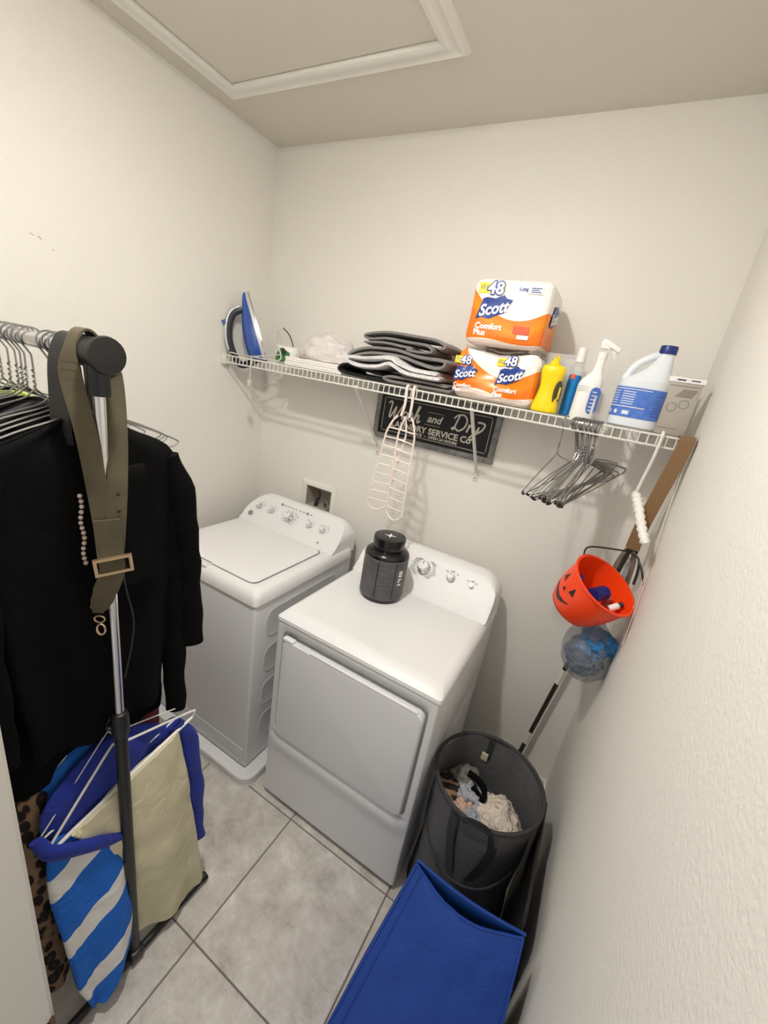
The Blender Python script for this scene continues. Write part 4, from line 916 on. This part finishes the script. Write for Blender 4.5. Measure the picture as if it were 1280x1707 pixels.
tag(MB().tube(cr([(1.76,-.63,.535),(1.79,-.635,.537),(1.825,-.65,.53),(1.835,-.69,.522),(1.79,-.67,.532)],8), .010, 8, wob=.3).build('black_strap', 'blackfab', org=(1.80,-.65,.52)), 'black bra strap lying over the laundry in the hamper', 'strap')

# ---------------------------------------------------------------- blue bag
bg = thing('blue_bag', 'large royal blue nylon bag leaning in front of the mesh hamper', 'bag', (1.86, -1.2, 0))
def ff(u, v):       # front panel: u across, v from top (0) to bottom (1)
    TL, TR = V((1.731,-1.054,.60)), V((2.026,-1.046,.60)); BL, BR = V((1.612,-1.47,.004)), V((2.062,-1.42,.004))
    a = TL.lerp(TR, u); b_ = BL.lerp(BR, u); p = a.lerp(b_, v)
    bulge = math.sin(PI*u)**.8*math.sin(PI*min(1, v*1.05))*.022; sag = math.sin(PI*min(1,u*1.0))*math.exp(-v*7)
    n_ = V((-.02,-.8,.6)); w_ = .010*nz((u*3,v*4,2))+.012*abs(nz((u*7+v*4,v*5,8)))*math.exp(-v*1.2)+.003*nz((u*14,v*10,5))
    return p + n_*(bulge+w_) + V((0,-.03*sag,-.028*sag))
def bk(u, v):
    TL, TR = V((1.728,-1.047,.605)), V((2.03,-1.04,.605)); BL, BR = V((1.64,-1.02,.004)), V((2.062,-.98,.004))
    return TL.lerp(TR, u).lerp(BL.lerp(BR, u), v)+V((0,-.012*math.sin(PI*u)*math.exp(-v*5),.0))
MB().grid(ff, 24, 30).build('front_panel', 'bluebag', bg, ang=0, recalc=False)
MB().grid(bk, 16, 16).build('back_panel', 'bluein', bg, ang=0, recalc=False)
MB().grid(lambda u, v: ff(0, v).lerp(bk(0, v), u), 6, 20).build('side_panel', 'bluebag', bg, ang=0, recalc=False)
MB().grid(lambda u, v: ff(1, v).lerp(bk(1, v), u), 6, 20).build('side_panel', 'black', bg, ang=0, recalc=False)
MB().grid(lambda u, v: ff(u, 1).lerp(bk(u, 1), v), 8, 6).build('base_panel', 'bluebag', bg, ang=0, recalc=False)
MB().tube([ff(i/24, 0) for i in range(25)], .0035, 6).build('front_hem', 'bluebag', bg)
MB().tube([bk(i/24, 0) for i in range(25)], .004, 6).build('back_hem', 'bluebag', bg)
MB().tube([ff(.0, i/30)+V((0,0,.001)) for i in range(31)], .004, 6).build('edge_piping', 'bluebag', bg)
MB().tube([ff(.07, i/30)+V((0,-.001,.0)) for i in range(31)], .0018, 6).build('stitched_seam', 'bluebag', bg)
MB().tube([ff(1.0, i/30) for i in range(31)], .004, 6).build('edge_piping', 'bluebag', bg)

# ---------------------------------------------------------------- garment rack
RX, RY, RZ = 1.03, -1.442, 1.823
rk = thing('garment_rack', 'chrome and black garment rack loaded with clothes beside the doorway', 'garment rack', (.6, RY, 0))
MB().tube([(.10,RY,RZ),(1.0,RY,RZ)], .0155, 16).build('top_rail', 'chrome', rk)
for x in (RX, .13):
    MB().tube([(x,RY,.98),(x,RY,1.78)], .0105, 16).build('upper_pole', 'chrome', rk)
    MB().tube([(x,RY,.03),(x,RY,.985)], .0145, 16).build('lower_pole', 'black', rk)
    MB().lathe([(.018,.945),(.0195,.95),(.0195,1.0),(.016,1.012),(.0115,1.014)], (x,RY,0), 18).build('collar', 'black', rk)
    MB().tube([(x,RY-.235,.022),(x,RY+.25,.022)], .0125, 12).build('foot_bar', 'black', rk)
    MB().tube([(x,RY+.245,.022),(x,RY+.262,.022)], .0155, 12).build('foot_cap', 'black', rk)
    MB().rbox(x-.02, x+.02, RY-.02, RY+.02, .012, .06, .006, 2).build('foot_joint', 'black', rk)
    MB().tube([(x-.035,RY,RZ),(x+.026,RY,RZ)] if x > .5 else [(x-.026,RY,RZ),(x+.035,RY,RZ)], .027, 20).tube([(x,RY,RZ-.02),(x,RY,RZ-.072)], .0185, 16).build('rail_joint', 'black', rk)
MB().lathe([(.027,0),(.0315,.001),(.0325,.006),(.031,.011),(.0005,.013)], (RX+.024,RY,RZ), 24, (1,0,0)).build('end_cap', 'black', rk)
MB().tube([(.13,RY,.965),(RX,RY,.965)], .010, 12).build('lower_rail', 'black', rk)
MB().tube([(.13,RY-.10,.03),(RX,RY-.10,.03)], .009, 10).build('base_bar', 'black', rk)

# hangers on the top rail
hk, fr, tw, cz2 = hanger_mesh(.2, .085, .115, .0019)
h1 = thing('wire_hanger', 'thin silver wire hanger on the top rail of the garment rack', 'hanger', (.9, RY, RZ+.0165), 'wire hangers on the rack top rail')
hk.build('hook', 'steel', h1, org=(0,0,0)); fr.build('frame', 'steel', h1, org=(0,0,0)); tw.build('twisted_neck', 'steel', h1, org=(0,0,0))
rnd = random.Random(5)
HX = [.972,.935,.905,.885,.86,.79,.765,.745,.72,.69,.64,.58]
for k, x in enumerate(HX):
    loc = (x, RY, RZ+.0175); rot = (rnd.uniform(-.03,.03), 0, rnd.uniform(-.12,.12) if k else .04)
    if k == 0: h1.location = loc; h1.rotation_euler = rot; h1['label'] = 'silver wire hanger nearest the rack pole, holding the black zip jacket'
    else: copy_tree(h1, loc, rot, 'thin silver wire hanger on the rack top rail, further from the pole')

def garment(name, label, x, rows, m, folds=6, amp=.010, seed=0, n=44, k=5, group=None, sleeves=(), lean=0, cat='garment', extra=None):
    """rows: (z, yc, half width, half thickness) top to bottom; vertical folds deepen downwards"""
    R2 = cr(rows, k); zt, zb = R2[0][0], R2[-1][0]
    t_ = thing(name, label, cat, (x, RY, zb), group)
    rings = []
    for z_, yc, hw, ht in R2:
        v = (zt-z_)/(zt-zb); ring = []
        for j in range(n):
            a = 2*PI*j/n; c_, s_ = math.cos(a), math.sin(a)
            y = yc+hw*math.copysign(abs(c_)**.85, c_)
            fx = amp*(.25+v)*math.sin(folds*(c_*1.6)+seed+1.5*v+.8*nz((c_*2, v*3, seed)))+.006*nz((c_*3, v*5, seed*2))
            fx += .008*v*abs(nz((c_*5+seed, v*6, s_)))*(1 if s_ > 0 else -1)
            ring.append((x+lean*v+ht*s_+fx, y+.006*nz((v*6, c_, seed))*v, z_))
        rings.append(ring)
    bd = MB().loft(rings).build('cloth', m, t_, ang=80)
    for pts, rad in sleeves:
        P = cr(pts, 6); q = cr([(r_,) for r_ in rad], max(1, 6)); Rr = [a[0] for a in q]
        Rr = (Rr+[Rr[-1]]*len(P))[:len(P)]
        MB().tube(P, Rr, 16, flat=.6, wob=.25).build('sleeve', m, t_, ang=80)
    return t_
Y = RY
sh_rows = lambda top, drop, hw, bot, hb, th=.022: [(top, Y, .03, .012), (top-.03, Y, .09, .016), (top-drop, Y, hw, th), (top-drop-.12, Y, hw*.98, th), ((top+bot)/2, Y, hw*.97, th*1.1), (bot+.05, Y, hb, th*1.15), (bot, Y, hb, th)]
jk = garment('zip_jacket', 'black zip jacket with long sleeves hanging nearest the rack pole', .968, sh_rows(1.705, .085, .185, .945, .155, .026), 'blackfab', 5, .012, 2,
  sleeves=[([(.968,Y+.165,1.61),(.972,Y+.195,1.50),(.975,Y+.212,1.32),(.98,Y+.222,1.14),(.985,Y+.226,1.06)], [.034,.042,.038,.036,.032]), ([(.955,Y+.15,1.60),(.955,Y+.175,1.45),(.958,Y+.185,1.2),(.962,Y+.188,1.0),(.966,Y+.19,.835)], [.03,.036,.034,.030,.028]), ([(.968,Y-.165,1.61),(.972,Y-.195,1.50),(.975,Y-.205,1.25),(.98,Y-.205,1.0)], [.034,.042,.038,.034])], cat='jacket')
MB().tube(cr([(1.003,Y+.035,1.66),(1.005,Y+.045,1.5),(1.005,Y+.04,1.35),(1.008,Y+.055,1.22),(1.006,Y+.03,1.08)],8), .0022, 5).build('zip_line', 'charfab', jk)
MB().ribbon(cr([(.992,Y+.06,1.60),(1.004,Y+.062,1.585),(1.0,Y+.07,1.45),(1.003,Y+.075,1.33)],6), (0,1,.1), .07, .004).build('lapel', 'blackfab2', jk)
garment('black_trousers', 'black trousers folded over the hanger bar next to the zip jacket', .915, [(1.592,Y-.02,.185,.010),(1.57,Y-.02,.19,.018),(1.4,Y-.02,.19,.022),(1.1,Y-.015,.19,.024),(.87,Y-.01,.185,.024),(.83,Y-.01,.18,.022)], 'blackfab2', 4, .010, 5, cat='trousers')
g1 = 'plain dark garments in the middle of the rack'
lb1 = 'plain black garment pressed among the others in the middle of the rack'
garment('black_garment', 'plain black top hanging right behind the black trousers on the rack', .855, sh_rows(1.70,.085,.18,.84,.17), 'blackfab', 5, .01, 9, group=g1)
garment('black_garment', lb1, .79, sh_rows(1.70,.085,.185,.78,.18), 'blackfab', 6, .012, 13, group=g1)
garment('black_garment', lb1, .735, sh_rows(1.70,.085,.185,.74,.19), 'blackfab2', 5, .012, 17, group=g1)
garment('charcoal_top', 'charcoal grey top among the black clothes on the rack', .825, sh_rows(1.703,.08,.19,1.1,.17,.012), 'charfab', 5, .008, 15)
garment('lime_top', 'lime green top at the far left of the rack', .66, sh_rows(1.70,.085,.185,.9,.18), 'green', 5, .01, 21)
garment('black_dress', 'long black dress behind the lime green top', .60, sh_rows(1.70,.085,.185,.6,.19), 'blackfab', 6, .012, 25, cat='dress')

# belts
blt = thing('leather_belt', 'black leather belt looped over the rack rail near its end', 'belt', (.965, RY, 1.6))
bx = .962
MB().ribbon(cr([(bx+.012,Y-.04,1.665),(bx+.006,Y-.036,1.74),(bx+.002,Y-.030,1.80),(bx,Y-.014,1.842),(bx,Y+.008,1.846),(bx,Y+.024,1.82),(bx,Y+.028,1.74),(bx+.004,Y+.022,1.65),(bx+.006,Y+.015,1.58)],6), (1,.25,0), .044, .004).build('strap', 'leather', blt)
MB().ribbon([(bx+.014,Y-.037,1.672),(bx+.014,Y-.037,1.655)], (1,.1,0), .042, .006).build('keeper', 'leather', blt)
MB().tube(cr([(bx-.012,Y-.03,1.60),(bx+.018,Y-.034,1.60),(bx+.02,Y-.03,1.565),(bx-.010,Y-.026,1.565)],4,True), .003, 6, True).build('buckle', 'steel', blt)
MB().tube([(bx+.004,Y-.034,1.655),(bx+.004,Y-.032,1.60)], .005, 6).build('buckle_strap', 'leather', blt)
MB().lathe([(.003,0),(.002,.002),(.0005,.002)], (bx+.008,Y-.038,1.682), 8, (0,-1,0)).build('rivet', 'steel', blt)
ob = thing('canvas_belt', 'olive canvas belt with square gold buckle hanging over the rack rail end', 'belt', (1.0, RY, 1.3))
ox = .998
L1 = cr([(ox+.055,Y-.012,1.42),(ox+.045,Y-.018,1.55),(ox+.03,Y-.025,1.68),(ox+.01,Y-.034,1.79),(ox,Y-.018,1.848),(ox,Y+.006,1.856),(ox+.008,Y+.034,1.80),(ox+.035,Y+.026,1.70),(ox+.055,Y+.010,1.58),(ox+.062,Y-.004,1.47),(ox+.06,Y-.008,1.425)], 6)
MB().ribbon(L1, [V((1,0,0)).lerp(V((.45,.89,0)), min(1, max(0, (1.83-p[2])/.06))) if i_ < len(L1)//2 else V((1,0,0)).lerp(V((.45,.89,0)), min(1, max(0, (1.83-p[2])/.06))) for i_, p in enumerate(L1)], .034, .004).build('strap', 'olive', ob)
MB().ribbon(cr([(ox+.058,Y-.015,1.52),(ox+.062,Y-.014,1.45),(ox+.065,Y-.014,1.41),(ox+.055,Y-.026,1.36),(ox+.045,Y-.036,1.315)],6), (.45,.89,0), [.044]*18+[.040]*3+[.034]*2+[.02]*2, .004).build('strap_tail', 'olive', ob)
bc_ = V((ox+.068, Y-.012, 1.425)); br, bup = V((.45,.89,.12)), V((.0,-.1,1))
def bq(a, b_): return bc_+br*a+bup*b_
MB().loft([[bq(sx_*(.033-i_), sy_*(.019-i_)+0)+V((.008*d_,-.004*d_,0)) for sx_, sy_ in ((-1,-1),(1,-1),(1,1),(-1,1))] for i_, d_ in ((0,-.4),(0,.4),(.006,.4),(.006,-.4))], cap=False, closed=True).build('buckle', 'gold', ob)
for k, zz in enumerate((1.50,1.535,1.57)): MB().lathe([(.003,0),(.003,.0006),(.0005,.0006)], (ox+.064,Y+.006,zz), 8, (.89,-.45,0)).build('eyelet', 'black', ob)
kc = thing('clip_chain', 'small gold clip hook hanging below the olive belt', 'clip', (ox+.03, RY, 1.24))
c = V((ox+.045,Y-.034,1.298))
MB().tube([c+V((.008*math.cos(a*PI/8),.006*math.cos(a*PI/8),.008*math.sin(a*PI/8))) for a in range(16)], .0016, 5, True).build('ring', 'gold', kc)
MB().tube([c+V((.006*math.cos(a*PI/8)+.003,.005*math.cos(a*PI/8),-.024+.013*math.sin(a*PI/8))) for a in range(16)], .002, 5, True).build('clip_hook', 'gold', kc)
pr_ = thing('bead_string', 'string of pale pearl beads hanging beside the olive belt', 'beads', (ox+.0, RY, 1.42))
bd0 = None
for k in range(14):
    p = V((ox+.012, Y-.036+.002*math.sin(k), 1.56-.011*k))
    if bd0 is None: bd0 = MB().lathe([(.0005,-.0045),(.003,-.0035),(.0045,0),(.003,.0035),(.0005,.0045)], p, 10).build('bead', 'pearl', pr_, org=tuple(p)); bd0.location = p-V(ROOT[pr_.name])
    else: inst(bd0, 'bead', pr_, p-V(ROOT[pr_.name]))

# lower tier
def tube_hanger(label, x, ya, za, yb_, zb_, m, r=.005, name='tube_hanger'):
    t_ = thing(name, label, 'hanger', (x, RY, .95))
    ym = (ya+yb_)/2; zm = (za+zb_)/2; nk = zm+.145
    MB().tube(cr([(x,Y+.016,.955),(x,Y+.015,.968),(x,Y,.979),(x,Y-.015,.968),(x,Y-.014,.95),(x,Y,.93),(x,Y,nk-.0)],5), .0028, 6).build('hook', 'steel', t_)
    MB().tube([(x,ya,za),(x,yb_,zb_)], r, 8).build('bar', m, t_)
    MB().tube(cr([(x,ya,za),(x,ya-.006,za+.012),(x,ya+.01,za+.026),(x,Y-.02,nk-.012),(x,Y,nk),(x,Y+.02,nk-.012),(x,yb_-.01,zb_+.026),(x,yb_+.006,zb_+.012),(x,yb_,zb_)],5), r*.6, 6).build('shoulder', m, t_)
tube_hanger('white tube hanger carrying the cream trousers at the front of the lower rail', 1.0, -1.602, .692, -1.222, .797, 'wire', .0055)
lo = lambda x, z_, yc, hw, ht: (z_, yc, hw, ht)
bs = garment('blue_shirt', 'royal blue long-sleeved shirt on the lower rail behind the cream trousers', .968, [(.885,Y,.02,.01),(.86,Y+.005,.08,.014),(.80,Y+.01,.15,.018),(.74,Y+.01,.168,.02),(.68,Y+.01,.16,.022),(.62,Y+.02,.15,.022),(.58,Y+.02,.14,.02)], 'royal', 5, .007, 31,
  sleeves=[([(.975,Y+.165,.80),(.985,Y+.205,.72),(.99,Y+.222,.58),(.995,Y+.235,.42),(.998,Y+.240,.235)], [.03,.036,.034,.032,.03]), ([(.98,Y-.172,.735),(1.0,Y-.155,.69),(1.014,Y-.105,.655),(1.02,Y-.05,.61),(1.02,Y-.01,.58)], [.016,.026,.03,.026,.016])], cat='shirt')
# cream trousers follow the tilted bar
ct = thing('cream_trousers', 'cream trousers folded over the white tube hanger on the lower rail', 'trousers', (1.0, RY, .03))
rings = []
NV = 30
for i in range(NV+1):
    v = i/NV; ring = []
    for j in range(44):
        a = 2*PI*j/44; c_, s_ = math.cos(a), math.sin(a); u = .5+.5*math.copysign(abs(c_)**.85, c_)
        topy = -1.555+(.285)*u; topz = .708+.08*u
        boty = -1.40+.20*u; botz = .10-.075*(u**.6)*0-.06*u
        boty = -1.43+.235*u; botz = .11-.09*math.sin(u*1.8)*.9
        y = topy+(boty-topy)*v**.8; z_ = topz+(botz-topz)*v
        bul_ = .012+.02*math.sin(PI*min(1, v*.9))*(.6+.4*math.sin(u*PI))
        x = 1.004+.02*v+bul_*s_+.010*v*math.sin(c_*5+2*v)+.012*nz((u*4+v*2, v*4, 3))+.006*nz((u*9-v*4, v*9, 7))
        ring.append((x, y, z_))
    rings.append(ring)
MB().loft(rings).build('cloth', 'cream', ct, ang=80)
MB().tube([(1.012,-1.553+.002*i,.712-.004*i) for i in range(6)], .006, 6).build('hem_edge', 'cream', ct)
garment('striped_shirt', 'bright blue and white striped shirt at the front foot of the rack', .99, [(.70,-1.555,.03,.012),(.66,-1.545,.06,.018),(.56,-1.53,.085,.022),(.42,-1.52,.09,.026),(.28,-1.515,.088,.028),(.16,-1.522,.075,.026),(.085,-1.535,.05,.022),(.05,-1.555,.02,.014)], 'stripe', 3, .008, 37, lean=.058, cat='shirt')
garment('leopard_blouse', 'brown leopard print blouse low on the rack by the door jamb', .925, [(.82,-1.57,.03,.012),(.78,-1.575,.07,.016),(.6,-1.575,.085,.02),(.4,-1.575,.088,.022),(.2,-1.575,.085,.022),(.12,-1.575,.08,.02)], 'leopard', 4, .01, 41, lean=.02, cat='blouse')
garment('grey_sweater', 'grey sweater on the lower rail behind the striped sleeve', .89, [(.925,Y-.02,.03,.01),(.90,Y-.05,.07,.014),(.84,Y-.08,.10,.016),(.70,Y-.09,.11,.016),(.5,Y-.09,.11,.016)], 'grey', 4, .006, 43, cat='top')
garment('checked_shirt', 'blue and white shirt shoulder peeking out on the lower rail', .93, [(.885,Y-.01,.02,.01),(.86,Y-.04,.06,.014),(.79,Y-.07,.085,.016),(.70,Y-.08,.09,.016),(.55,Y-.08,.09,.016)], 'stripe', 4, .006, 47, cat='shirt')
garment('maroon_top', 'maroon top showing under the zip jacket on the lower rail', .90, [(.90,Y+.08,.05,.012),(.88,Y+.09,.085,.016),(.8,Y+.09,.09,.016),(.6,Y+.09,.09,.016)], 'maroon', 4, .005, 49, cat='top')
tube_hanger('grey tube hanger beside the leopard blouse', .925, -1.655, .735, -1.48, .80, 'cardg', .006)
tube_hanger('thin white hanger on the lower rail holding the blue shirt', .978, -1.60, .722, -1.235, .815, 'wire', .0028)

# ---------------------------------------------------------------- folded black board between hamper and right wall
fb = thing('folded_board', 'flat black folded board standing between the mesh hamper and the right wall', 'board', (2.03, -.77, 0))
MB().loft([[(x_, p[0], p[1]) for p in rr(-.975+d, -.565-d, .001+d, .552-d, .04, 0)] for x_, d in ((2.0245,.002),(2.026,0),(2.033,0),(2.0345,.002))]).build('panel', 'black', fb)
MB().tube([(2.0295, p[0], p[1]) for p in rr(-.975, -.565, .006, .552, .04, 0)], .0055, 6, True).build('edge_binding', 'leather', fb)
